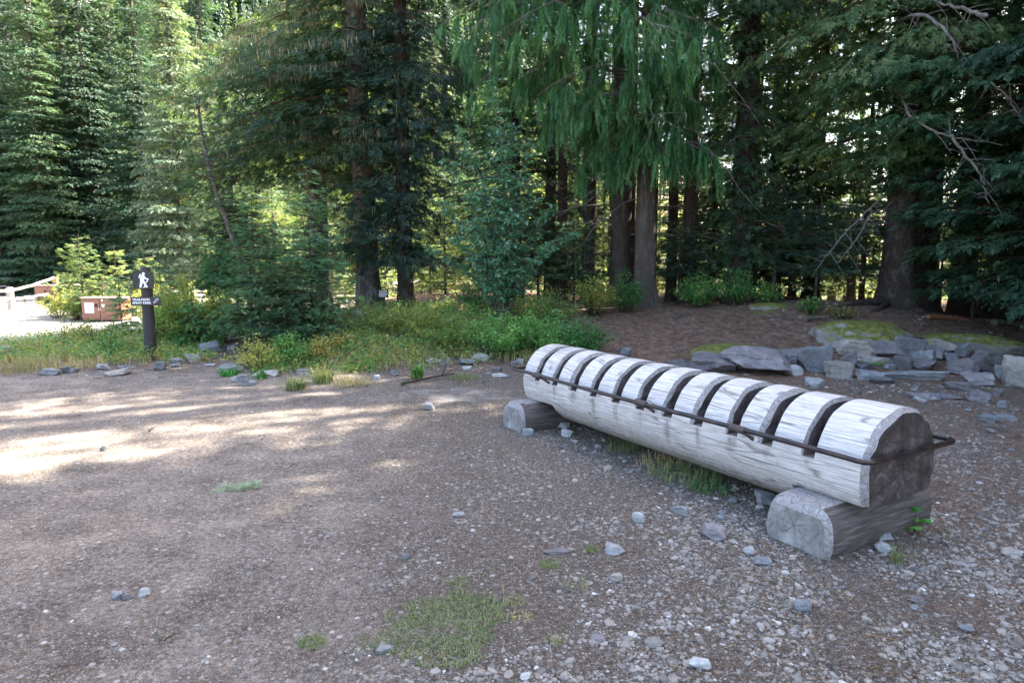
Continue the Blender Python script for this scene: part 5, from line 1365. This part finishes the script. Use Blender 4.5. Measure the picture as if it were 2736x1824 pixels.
# ---- the weeping cedar
def cedar():
    P = depth_at(1722, 14.0); r = RS(61)
    t = thing('weeping_cedar', 'big cedar with stringy grey flared trunk and curtains of drooping bright green sprays', 'cedar', P)
    trunk_g(22, .215, .06, 61, .6, lob=.08, sides=28).build('trunk', MAT['bark_cedar'], t, True)
    g = G(); n = 0; NB = 270; LP, LD, LS, LT = [], [], [], []
    for i in range(NB):
        z0 = 3.1 + 14.5 * ((i + .5) / NB) ** 1.3
        a = r.random() * 6.28 if i % 5 < 2 else (rad(-15) + r.normal(0, .6) if i % 15 == 7 else (rad(205) + r.normal(0, .62) if i % 5 < 4 else rad(290) + r.normal(0, .6)))
        left = max(0, math.cos(a - rad(200))) ** 1.2
        L = (1.35 + 3.0 * left * sstep((z0 - 3.4) / 2.0)) * r.uniform(.55, 1.1) * (1 - .45 * sstep((z0 - 9) / 9))
        q = np.linspace(0, 1, 8); c = rotz(np.stack([q * L, .08 * L * np.sin(q * 4 + i), .28 * L * q - .50 * L * q ** 2.2], -1), a) + [0, 0, z0]
        tube(g, c, np.linspace(.012 + .007 * L, .005, 8), 5, 1, False)
        ca, sa = math.cos(a), math.sin(a)
        for h in range(int((4.2 if z0 < 9 else 1.6) * L + 2)):          # a hand of hanging cords
            f = r.uniform(.15, 1) ** .75; k = min(6, int(f * 7)); p = c[k] + (c[k + 1] - c[k]) * (f * 7 - k)
            lat = r.normal(0, .14 * L + .06); p = p + np.array([-sa * lat, ca * lat, -abs(lat) * .35])
            tube(g, [c[k], (c[k] + p) / 2 + [0, 0, .03], p], [.006, .004, .003], 3, 1, False)
            tb = r.random(); HL = r.uniform(.22, .75) * (1.25 if r.random() < .2 else 1); out = a + r.normal(0, .7)
            for j in range(r.integers(5, 9)):
                Lh = HL * r.uniform(.5, 1.15); ns = max(2, int(Lh * 13)); s_ = (np.arange(ns) + .5 * r.random(ns)) / ns
                o2 = out + r.normal(0, .9); reach = r.uniform(.03, .22)
                pos = p + np.stack([math.cos(o2) * reach * s_ ** .6, math.sin(o2) * reach * s_ ** .6, -s_ * Lh + .06 * np.sin(s_ * PI) * reach * 4], -1)
                D = np.stack([math.cos(o2) * .35 * (1 - s_) + r.normal(0, .16, ns), math.sin(o2) * .35 * (1 - s_) + r.normal(0, .16, ns), -np.ones(ns)], -1)
                LP.append(pos); LD.append(D); LS.append(.13 + .13 * r.random(ns)); LT.append(np.clip(.0 + .65 * tb + .22 * s_ + r.normal(0, .10, ns), 0, 1)); n += ns
    LP, LD, LS, LT = map(np.concatenate, (LP, LD, LS, LT))
    g.multi(CEDAR, frames(LD, r.uniform(0, 6.28, n), (1, 0, 0)) * LS[:, None, None], LP, 0, LT)
    g.build('crown', [MAT['cedar'], MAT['twig']], t); print('cedar sprays', n)
    dead_g(62, np.linspace(2.2, 9, 26), 1.8, droop=.7, sub=6, th=.008).build('bare_limbs', MAT['twig'], t, True)
cedar()

# ---- right hand firs
def ivyfir():
    P = depth_at(1975, 14.4)
    def Lf(z, a): return (.8 + 1.3 * sstep((z - 3.4) / 3) * (1 - z / 30)) * (1 + .35 * math.cos(a + 1.57))
    build_tree('fir_tree', 'stout dark trunk wrapped in short boughs right of the cedar', P, 27, .235, 71, zspan(.9, 9.5, 230, 5, 26, 90), Lf, 'bark_dark', 'hemlock', tint=(.2, 1.05), droop=.5, rise=.0, dens=34, size=.26, deadzs=np.linspace(1, 9, 26), deadL=1.5)
ivyfir()
def bigfir():
    P = depth_at(2390, 13.2)
    def Lf(z, a):
        l = max(0, math.cos(a - rad(190))); return (1.1 + 2.6 * l + .9 * max(0, math.cos(a + 1.2))) * sstep((z - 1.9) / 2.2) * (1 - z / 34)
    t = build_tree('fir_tree', 'biggest fir trunk with flared roots behind the mossy boulder and long boughs reaching left', P, 29, .28, 72, zspan(1.9, 8.5, 215, 6, 28, 24), Lf, 'bark_dark', 'hemlock', tint=(.25, 1.1), droop=.38, rise=-.02, dens=30, size=.34, width=.5, deadzs=np.linspace(1.6, 9, 46), deadL=2.0, flare=.42)
    r = RS(5)
    for k, (dx, dy, l) in enumerate([(-1, -.35, 1.7), (-.8, -.7, 1.3), (.6, -.8, .9), (-1, .1, 1.2), (.9, -.35, .8)]):
        q = np.linspace(0, 1, 9); X = dx * l * q * .8; Y = dy * l * q * .8 + .1 * np.sin(q * 5 + k) * q
        Z = np.array([float(ground(P[0] + a, P[1] + b) - P[2]) for a, b in zip(X, Y)]) + .16 * (1 - q) ** 2 + .005
        g = G(); tube(g, np.stack([X, Y, Z], -1), np.linspace(.10, .025, 9), 9); g.build('root', MAT['bark_dark'], t, True)
    # bare silvery arched limbs
    def limb(pts, r0):
        pts = np.array(pts, float); q = np.linspace(0, len(pts) - 1, 22); k = np.clip(q.astype(int), 0, len(pts) - 2); f = (q - k)[:, None]
        c = pts[k] * (1 - f) + pts[k + 1] * f
        for _ in range(3): c[1:-1] = (c[:-2] + c[1:-1] * 2 + c[2:]) / 4
        c += RS(int(r0 * 9999)).normal(0, .012, c.shape); g = G(); tube(g, c, np.linspace(r0, .006, 22), 8)
        rr = RS(3)
        for _ in range(16):
            i = rr.integers(3, 21); d = rr.normal(0, 1, 3); d[2] -= .3; d /= np.linalg.norm(d); l = rr.uniform(.15, .6)
            tube(g, [c[i], c[i] + d * l * .5 + [0, 0, .02], c[i] + d * l], [.007, .005, .002], 4, 0, False)
        g.build('bare_limb', MAT['silverlimb'], t, True)
    def W(u, v, y):
        d = ray(u, v); return np.array([0, 0, CAMH]) + d * (y / d[1]) - P
    limb([W(2400, 60, 12.6), W(2450, 35, 11.2), W(2510, 60, 10.6), W(2545, 110, 10.4), W(2560, 160, 10.4)], .034)
    limb([W(2640, 45, 10.4), W(2580, 25, 10.6), W(2520, 10, 11.0), W(2450, -10, 12.2)], .035)
    limb([W(2405, 240, 12.6), W(2425, 300, 11.0), W(2480, 350, 10.6), W(2560, 372, 10.5), W(2680, 385, 10.5)], .024)
    limb([W(2540, 365, 10.5), W(2595, 430, 10.4), W(2625, 490, 10.4), W(2642, 550, 10.3)], .024)
    limb([W(2330, 560, 12.6), W(2290, 640, 12.2), W(2240, 700, 12.1)], .02)
    limb([W(2360, 520, 12.6), W(2260, 620, 12.3), W(2180, 720, 12.3)], .02)
    limb([W(2590, 200, 11.0), W(2660, 230, 10.5), W(2700, 270, 10.4), W(2730, 330, 10.4)], .018)
bigfir()
build_tree('cedar_tree', 'reddish stringy trunk pressed close behind the biggest fir', depth_at(2462, 14.6), 24, .26, 73, zspan(7.5, 11, 20, 7, 23, 60), cone(26, 2.2), 'bark_red', 'dark', deadzs=np.linspace(2, 9, 14), dens=14, size=.36)
def rightfir():
    P = depth_at(2566, 15.4)
    def Lf(z, a): return 1.6 * sstep((z - 2.2) / 2) * (1 - z / 32)
    build_tree('fir_tree', 'straight red brown trunk standing on the dark litter right of the biggest fir', P, 27, .235, 74, zspan(2.4, 10, 60, 8, 26, 90), Lf, 'bark_red', 'dark', droop=.3, dens=20, size=.34, deadzs=np.linspace(2, 9, 26), flare=.35)
rightfir()
def edgefir():
    P = depth_at(2860, 11.5)
    def Lf(z, a): return 2.6 * (1 - z / 26) * (.5 + .7 * max(0, math.cos(a - PI)))
    build_tree('fir_tree', 'fir just outside the right edge whose drooping boughs fill the upper right corner', P, 24, .26, 75, zspan(2.5, 10, 120, 9, 23, 60), Lf, 'bark_dark', 'hemlock', tint=(.2, 1.05), droop=.42, dens=28, size=.32, width=.5, deadzs=np.linspace(2, 8, 18), deadL=1.8)
edgefir()
# low boughs and small shade conifers under the right trees
for i, (u, y, h, L, mat, lab) in enumerate([
    (2065, 13.9, 2.5, 1.5, 'dark', 'small shade conifer with flat dark boughs left of the biggest fir'),
    (2180, 13.2, 2.0, 1.35, 'dark', 'small spreading conifer right in front of the biggest fir'),
    (1850, 15.5, 2.3, 1.2, 'dark', 'dim small conifer between the cedar and the stout dark trunk'),
    (2265, 14.5, 2.9, 1.5, 'dark', 'taller dim conifer behind the spreading one'),
    (2600, 12.9, 2.9, 1.5, 'young', 'green young fir under the red brown trunk'),
    (2700, 12.6, 3.3, 1.7, 'dark', 'dark young fir filling the right edge under the boughs'),
    (2510, 14.2, 2.4, .8, 'yellow', 'sunlit sprig of young fir just right of the biggest fir'),
    (1530, 15.0, 1.9, 1.0, 'hemlock', 'low green conifer between the thin dark trunks left of the cedar'),
    (1815, 14.6, 1.7, .9, 'dark', 'low dark conifer at the foot of the trunks right of the cedar'),
    (1440, 16.0, 2.6, 1.2, 'dark', 'dim small conifer behind the green thickets')]):
    build_tree('young_conifer', lab, depth_at(u, y), h, .035, 80 + i, zspan(.55 if u < 2500 else 1.1, h * .97, 46, 20 + i), cone(h * 1.12, L, .5), 'bark_dark', mat, droop=.10, rise=.06, dens=34, size=.20, width=.52, cat='young conifer', r1=.008, flare=.1)
# ---- young conifers of the middle left
for i, (u, y, h, L, mat, lab, n, z0, rr) in enumerate([
    (690, 11.3, 2.5, .80, 'young', 'young fir with a bare leader spike, left one of the middle pair', 60, .12, .022),
    (838, 11.6, 2.85, .88, 'young', 'young fir with the tallest leader spike, right one of the middle pair', 66, .12, .025),
    (772, 11.2, 1.35, 1.0, 'hemlock', 'low bushy hemlock between the two spiky young firs', 50, .06, .02),
    (742, 12.9, 2.1, .8, 'hemlock', 'blue green fir behind the low bushy hemlock', 44, .3, .02),
    (592, 12.7, 2.0, .75, 'cedar', 'drooping bright green young cedar left of the leaning trunk', 46, .45, .022),
    (640, 14.2, 3.4, 1.0, 'dark', 'tall narrow hemlock behind the leaning trunk', 60, .9, .04),
    (520, 11.4, .95, .55, 'cedar', 'small cedar seedling in front of the broad yellow green bush', 30, .05, .014),
    (330, 13.2, 1.35, .42, 'young', 'thin dark seedling fir in front of the near food locker', 24, .15, .012),
    (436, 13.6, 1.75, .40, 'young', 'wispy seedling fir right of the sign post', 26, .2, .012),
    (738, 18.5, 3.6, 1.0, 'yellow', 'sunlit conifer with light tipped boughs beside the dark hemlock pair', 50, .5, .05),
    (700, 22.0, 6.0, 1.7, 'dark', 'dim conifer behind the spiky young firs', 90, .6, .09),
    (610, 21.0, 5.2, 1.4, 'dark', 'dim conifer left behind the leaning trunk', 80, .6, .08)]):
    build_tree('young_conifer', lab, depth_at(u, y), h, rr, 110 + i, zspan(z0, h * .80, int(n * 1.45), 40 + i, h * .97, 8), cone(h * 1.05, L, .62), 'stem', mat, droop=.14 if mat != 'cedar' else .5, rise=.14, dens=75 if y < 13 else 34, size=.16 if y < 13 else .24, width=.5, cat='young conifer', r1=.006, flare=.1, tint=(.25, 1.15))
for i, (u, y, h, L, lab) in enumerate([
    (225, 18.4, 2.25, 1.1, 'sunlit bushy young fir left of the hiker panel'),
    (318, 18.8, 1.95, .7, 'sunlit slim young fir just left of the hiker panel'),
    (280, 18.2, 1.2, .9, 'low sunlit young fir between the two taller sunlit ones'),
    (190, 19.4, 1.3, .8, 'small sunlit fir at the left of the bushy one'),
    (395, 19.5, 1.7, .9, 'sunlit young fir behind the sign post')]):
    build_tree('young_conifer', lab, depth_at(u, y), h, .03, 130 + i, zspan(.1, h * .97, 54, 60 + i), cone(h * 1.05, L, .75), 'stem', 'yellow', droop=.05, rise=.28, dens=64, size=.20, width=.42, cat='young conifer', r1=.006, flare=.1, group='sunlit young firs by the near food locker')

def leaning_trunk():
    P = depth_at(690, 13.2); t = thing('leaning_tree', 'slender grey trunk bending left above the young conifers with sparse flat boughs', 'tree', P)
    q = np.linspace(0, 1, 16); z = q * 4.6; x = -.95 * q ** .8 - .0 * q + .10 * np.sin(q * 6); c = np.stack([x, .1 * q, z - .1], -1)
    g = G(); tube(g, c, np.linspace(.062, .022, 16), 12, 0, True, .5, 1 + .06 * vnoise(q[:, None] * 9, np.arange(12)[None] * .9)); g.build('trunk', MAT['bark'], t, True)
    def Lf(z_, a): return .95 - .1 * z_
    g, st, _ = crown(33, zspan(1.5, 4.5, 34, 77), Lf, droop=.15, rise=.05, dens=40, size=.17, width=.5)
    for G_ in (g, st):
        for V in G_.V: V[:, 0] += np.interp(V[:, 2], z, x)
    n0 = g.n
    for V, F, T in zip(st.V, st.F, st.T): g.V.append(V); g.F.append(F + n0); g.M.append(np.full(len(F), 1)); g.T.append(T)
    g.n += st.n; g.build('crown', [MAT['hemlock'], MAT['stem']], t)
leaning_trunk()

# ---- prototypes for the forest behind
PROTO = {}
def proto(key, h, r0, seed, zs, Lf, tmat, lmat, **kw):
    """first tree of each kind; the others are copies of it"""
    PROTO[key] = (h, dict(h=h, r0=r0, seed=seed, zs=zs, Lf=Lf, tmat=tmat, lmat=lmat, **kw), [None])
def plant(key, u, y, label, s=1.0, rz=None, group=None, P=None, name='conifer_tree', sz=None):
    h, kw, first = PROTO[key]; P = depth_at(u, y) if P is None else P
    r = RS(int(abs(u) * 7 + y * 13)); rz = r.random() * 6.28 if rz is None else rz
    if first[0] is None:
        t = build_tree(name, label, P, group=group, rz=rz, **kw); t.scale = (s, s, sz or s); first[0] = t; return t
    return copy_tree(first[0], P, rz, (s, s, sz or s), label, group)
for k, (mat, L, lich, ti) in enumerate([('fir', 2.0, 1.5, (0, .9)), ('silver', 1.9, 5, (0, .9)), ('hemlock', 2.1, 4, (.1, 1)), ('dark', 1.9, .5, (0, .9)), ('fir', 1.7, 6, (.2, 1))]):
    proto('wall%d' % k, 24, .19, 200 + k, zspan(.8, 18.5, 380, 70 + k, 23.6, 85), cone(25.5, L * 1.6, .7), 'bark', mat, dens=15, size=.46, tpl=SPRAY_F, droop=.30, rise=.08, lich=lich, width=.5, tint=ti)
for k, mat in enumerate(['dark', 'hemlock']):
    proto('tall%d' % k, 24, .18, 220 + k, zspan(6, 14, 50, 80 + k, 23, 36), cone(26, 1.7, .7), 'bark_dark' if k else 'bark_red', mat, dens=11, size=.46, tpl=SPRAY_F, droop=.28, deadzs=np.linspace(1.2, 9, 26), deadL=1.3, sub=3, flare=.3)
proto('bushy', 7, .07, 230, zspan(.3, 6.8, 105, 90), cone(7.3, 2.1, .7), 'bark', 'yellow', dens=15, size=.38, tpl=SPRAY_F, droop=.16, rise=.1, lich=1.5, tint=(0, .9))
proto('bushyg', 9, .09, 231, zspan(.4, 8.8, 120, 91), cone(9.3, 2.2, .7), 'bark', 'hemlock', dens=14, size=.40, tpl=SPRAY_F, droop=.2, rise=.1, lich=3, tint=(.2, 1))

GWALL = 'tall conifers of the left forest wall'
proto('bushyd', 10, .09, 232, zspan(.8, 9.8, 130, 92), cone(10.3, 2.6, .55), 'bark_dark', 'dark', dens=14, size=.40, tpl=SPRAY_F, droop=.3, rise=.05, lich=1, tint=(.1, 1))
front = [(-110, 33, 0, 'leftmost dark conifer, half cut by the left edge'), (15, 32, 3, 'dark conifer above the rail fence post'), (75, 36, 0, 'conifer with a pale leader above the far locker'),
         (130, 31, 2, 'dark green conifer above the far food locker'), (212, 34, 4, 'tall lichen draped conifer over the sunlit sapling'), (262, 32.5, 3, 'darkest conifer directly left above the hiker panel'),
         (335, 33.5, 0, 'dark conifer straight above the hiker panel'), (400, 31, 3, 'dark narrow conifer right of the hiker panel'), (488, 29, 1, 'silvery blue green conifer hung with pale lichen'),
         (560, 33, 4, 'lichen hung conifer right of the silvery one')]
for i, (u, y, k, lab) in enumerate(front): plant('wall%d' % k, u, y, lab, (.76, .70, .78, .66, .76, .72, .64, .68, .66, .50)[i], group=GWALL, name='conifer_tree')
for i, u in enumerate(range(-260, 600, 58)):
    plant('wall%d' % ((i * 3 + 1) % 5), u + (i * 37) % 20, 38 + (i * 17) % 7, 'tall conifer in the second row of the left forest wall', (.72, .80, .68, .82, .74)[i % 5], group='second row of the left forest wall')
for i, u in enumerate(range(-300, 560, 76)):
    plant('wall%d' % ((i * 2) % 5), u + 11, 47 + (i * 11) % 8, 'sunlit topped conifer in the back row of the left forest wall', (.88, .98, .92, 1.04)[i % 4], group='back row of the left forest wall')
for i, (u, y, s) in enumerate([(600, 42, .50), (650, 46, .50), (705, 44, .46), (640, 60, .62), (720, 58, .60), (590, 56, .66), (680, 72, .72), (760, 66, .74), (560, 70, .85)]):
    plant('wall%d' % ((i * 2 + 1) % 5), u, y, 'shorter sunlit conifer in the gap below the far hillside', s, group='conifers in the gap below the far hillside')
mid = [(800, 38), (860, 31), (920, 44), (965, 36), (1030, 33), (1075, 42), (1130, 30), (1165, 39), (1215, 34), (1260, 45), (1300, 31), (1345, 38), (1400, 34)]
for i, (u, y) in enumerate(mid):
    plant('wall%d' % ((2, 4, 0)[i % 3]) if i % 2 else 'bushyg', u, y, 'sunlit conifer of the clearing seen behind the hemlock pair', (.55 if i % 2 else 1.0) + .03 * (i % 3), group='sunlit conifers of the clearing')
for i, (u, y) in enumerate([(890, 24), (1010, 22), (1150, 21), (1130, 26), (1240, 24), (1190, 19.5), (1330, 22), (960, 19), (1420, 25), (1500, 23)]):
    plant('bushy', u, y, 'bright yellow green young conifer glowing behind the hemlock pair', .42 + .06 * (i % 4), group='glowing young conifers behind the hemlock pair', name='young_conifer')
# right forest
tr = [(1500, 16.5, 'thin dark trunk left of the cedar, farther one'), (1570, 15.8, 'dark trunk left of the cedar'), (1655, 15.0, 'broad greyish trunk standing directly left of the cedar'),
      (1792, 16.0, 'dark trunk right of the cedar, nearer one of the pair'), (1838, 15.4, 'thicker dark trunk right of the cedar pair'), (2440, 17.5, 'dark trunk glimpsed behind the biggest fir'),
      (2700, 17.5, 'mossy sunlit edged trunk near the right edge')]
for i, (u, y, lab) in enumerate(tr): plant('tall%d' % (i % 2), u, y, lab, (.72, .82, 1.25, .68, .9, .9, .9)[i], group='bare lower trunks around the cedar', sz=1.0, name='conifer_tree')
r = RS(17)
for i in range(24):
    u = 1470 + (i * 53.7) % 1390; y = 17.5 + (7 + 9 * (u > 2150)) * ((i * .618) % 1) ** 1.2
    plant('tall%d' % (i % 2), u, y, 'slim bare trunked conifer deep in the right forest', .55 + .4 * r.random(), group='slim conifers deep in the right forest', sz=.66)
for i in range(64):
    u = 1400 + (i * 71.3) % 1500; y = 19 + 24 * ((i * .414 + .2) % 1) ** .8
    plant(('bushy', 'bushyg', 'bushy')[i % 3], u, y, 'bright understory conifer glowing deep in the right forest', .45 + .55 * r.random(), group='understory conifers deep in the right forest', name='young_conifer')
# more of the wood, added right of the frame to shade the lot
for x, y, k_ in ((10.9, 14.9, 0), (12.4, 13.7, 1), (9.6, 16.6, 0), (13.6, 15.6, 1), (9.9, 8.3, 1), (10.8, 8.9, 0)):
    plant('tall%d' % k_, 3100 + x, y, 'thin crowned conifer added for dappled shade to the wood beyond the right edge', 1.15, group='wood beyond the right edge', sz=1.0, P=np.array([x, y, float(ground(x, y))]))
for i, (x, y) in enumerate([(11.5, 8.5), (13, 12), (12, 4.5), (15.5, 7), (16, 13), (17, 2.5), (14.5, 17), (19, 9), (20, 15), (18.5, 20), (23, 12), (22, 5), (13.5, -1), (9.2, 11.3), (8.6, 5.6), (10.2, 7.0), (10.5, 2.2), (11.2, 9.9), (12.6, 10.8)]):
    plant('wall%d' % (i % 5), 3000 + i, y, 'tall shade conifer added to the wood beyond the right edge', (.9 + .03 * (i % 4)), group='wood beyond the right edge', P=np.array([x, y, float(ground(x, y))]))

for i, (u, y, s) in enumerate([(1900, 17.2, .6), (2080, 16.8, .6), (2050, 19.0, 1.15), (2150, 18.2, 1.0), (2300, 19.0, .9), (2640, 18.5, .7)]):
    plant('bushyd', u, y, 'dark mid height conifer filling the gaps between the right trunks', s, group='dark mid height conifers between the right trunks')
def stump():
    P = depth_at(2668, 15.5); t = thing('tree_stump', 'dark broken stump with spread roots at the right edge', 'stump', P)
    trunk_g(.85, .34, .30, 99, 1.2, rings=18).build('stump_body', MAT['bark_dark'], t, True)
stump()

# ---- far hillside wood
def far_wood():
    r = RS(55); g = G(); N = 2600
    y = r.uniform(75, 420, N); u = r.uniform(350, 1650, N); x = (u - 1368) / FPX * y; z = ground(x, y)
    h = r.uniform(11, 20, N)
    C = []
    V, F = [], []
    # one ragged spire of five tiers of drooping blades
    rr = RS(2)
    for k in range(9):
        zt = .10 + .1 * k; R = .20 * (1 - zt) + .01
        for j in range(9):
            a = j * .698 + k * .4 + rr.normal(0, .1); l = R * rr.uniform(.7, 1.25); c_, s_ = math.cos(a), math.sin(a); w = .075 * (1.1 - zt)
            b = len(V); V += [(0, 0, zt + .05), (c_ * l * .6 - s_ * w, s_ * l * .6 + c_ * w, zt + .01), (c_ * l, s_ * l, zt - .04), (c_ * l * .6 + s_ * w, s_ * l * .6 - c_ * w, zt + .01)]; F.append([b, b + 1, b + 2, b + 3])
    b = len(V); V += [(-.012, 0, 0), (.012, 0, 0), (0, 0, 1), (0, .012, .5)]; F.append([b, b + 1, b + 2, b + 3])
    V, F = np.array(V), np.array(F); q = r.random(N) * 6.28
    R = np.zeros((N, 3, 3)); R[:, 0, 0] = np.cos(q); R[:, 0, 1] = -np.sin(q); R[:, 1, 0] = np.sin(q); R[:, 1, 1] = np.cos(q); R[:, 2, 2] = 1; R *= h[:, None, None]
    g.inst(V, F, R, np.stack([x, y, z - .5], -1), 0, np.clip(r.normal(.5, .2, N), 0, 1))
    g.build('far_wood', MAT['fir'], None, kind='stuff', label='distant conifer forest on the hillside', category='forest')
far_wood()

# ================================================================== camera, light
cam = bpy.data.cameras.new('camera'); cam.sensor_width = 36; cam.lens = 24; cam.clip_end = 3000; cam.clip_start = .05
co = bpy.data.objects.new('camera', cam); COL.objects.link(co); co.location = (0, 0, CAMH); co.rotation_euler = (PI / 2 - PITCH, 0, 0); SC.camera = co

SUN_AZ, SUN_EL = rad(60), rad(50)
w = bpy.data.worlds.new('World'); SC.world = w; w.use_nodes = True; nt = w.node_tree; bg = nt.nodes['Background']
sk = nt.nodes.new('ShaderNodeTexSky'); sk.sky_type = 'NISHITA'; sk.sun_disc = False; sk.sun_elevation = SUN_EL; sk.sun_rotation = SUN_AZ
sk.air_density = 1.0; sk.dust_density = 4.0; sk.ozone_density = .4
nt.links.new(sk.outputs[0], bg.inputs[0]); bg.inputs[1].default_value = .085
sl = bpy.data.lights.new('sun', 'SUN'); sl.energy = 4.6; sl.angle = rad(.53); sl.color = (1, .93, .80)
so = bpy.data.objects.new('sun', sl); COL.objects.link(so)
sd = Vector((math.sin(SUN_AZ) * math.cos(SUN_EL), math.cos(SUN_AZ) * math.cos(SUN_EL), math.sin(SUN_EL)))
so.rotation_euler = sd.to_track_quat('Z', 'Y').to_euler(); so.location = (20, 20, 40)
vs = SC.view_settings; vs.view_transform = 'Standard'; vs.look = 'None'; vs.exposure = 3.65; vs.gamma = 1
SC.cycles.max_bounces = 6; SC.cycles.diffuse_bounces = 4; SC.cycles.transmission_bounces = 4; SC.cycles.glossy_bounces = 2
SC.cycles.use_denoising = True
try: SC.cycles.denoiser = 'OPENIMAGEDENOISE'
except Exception: pass
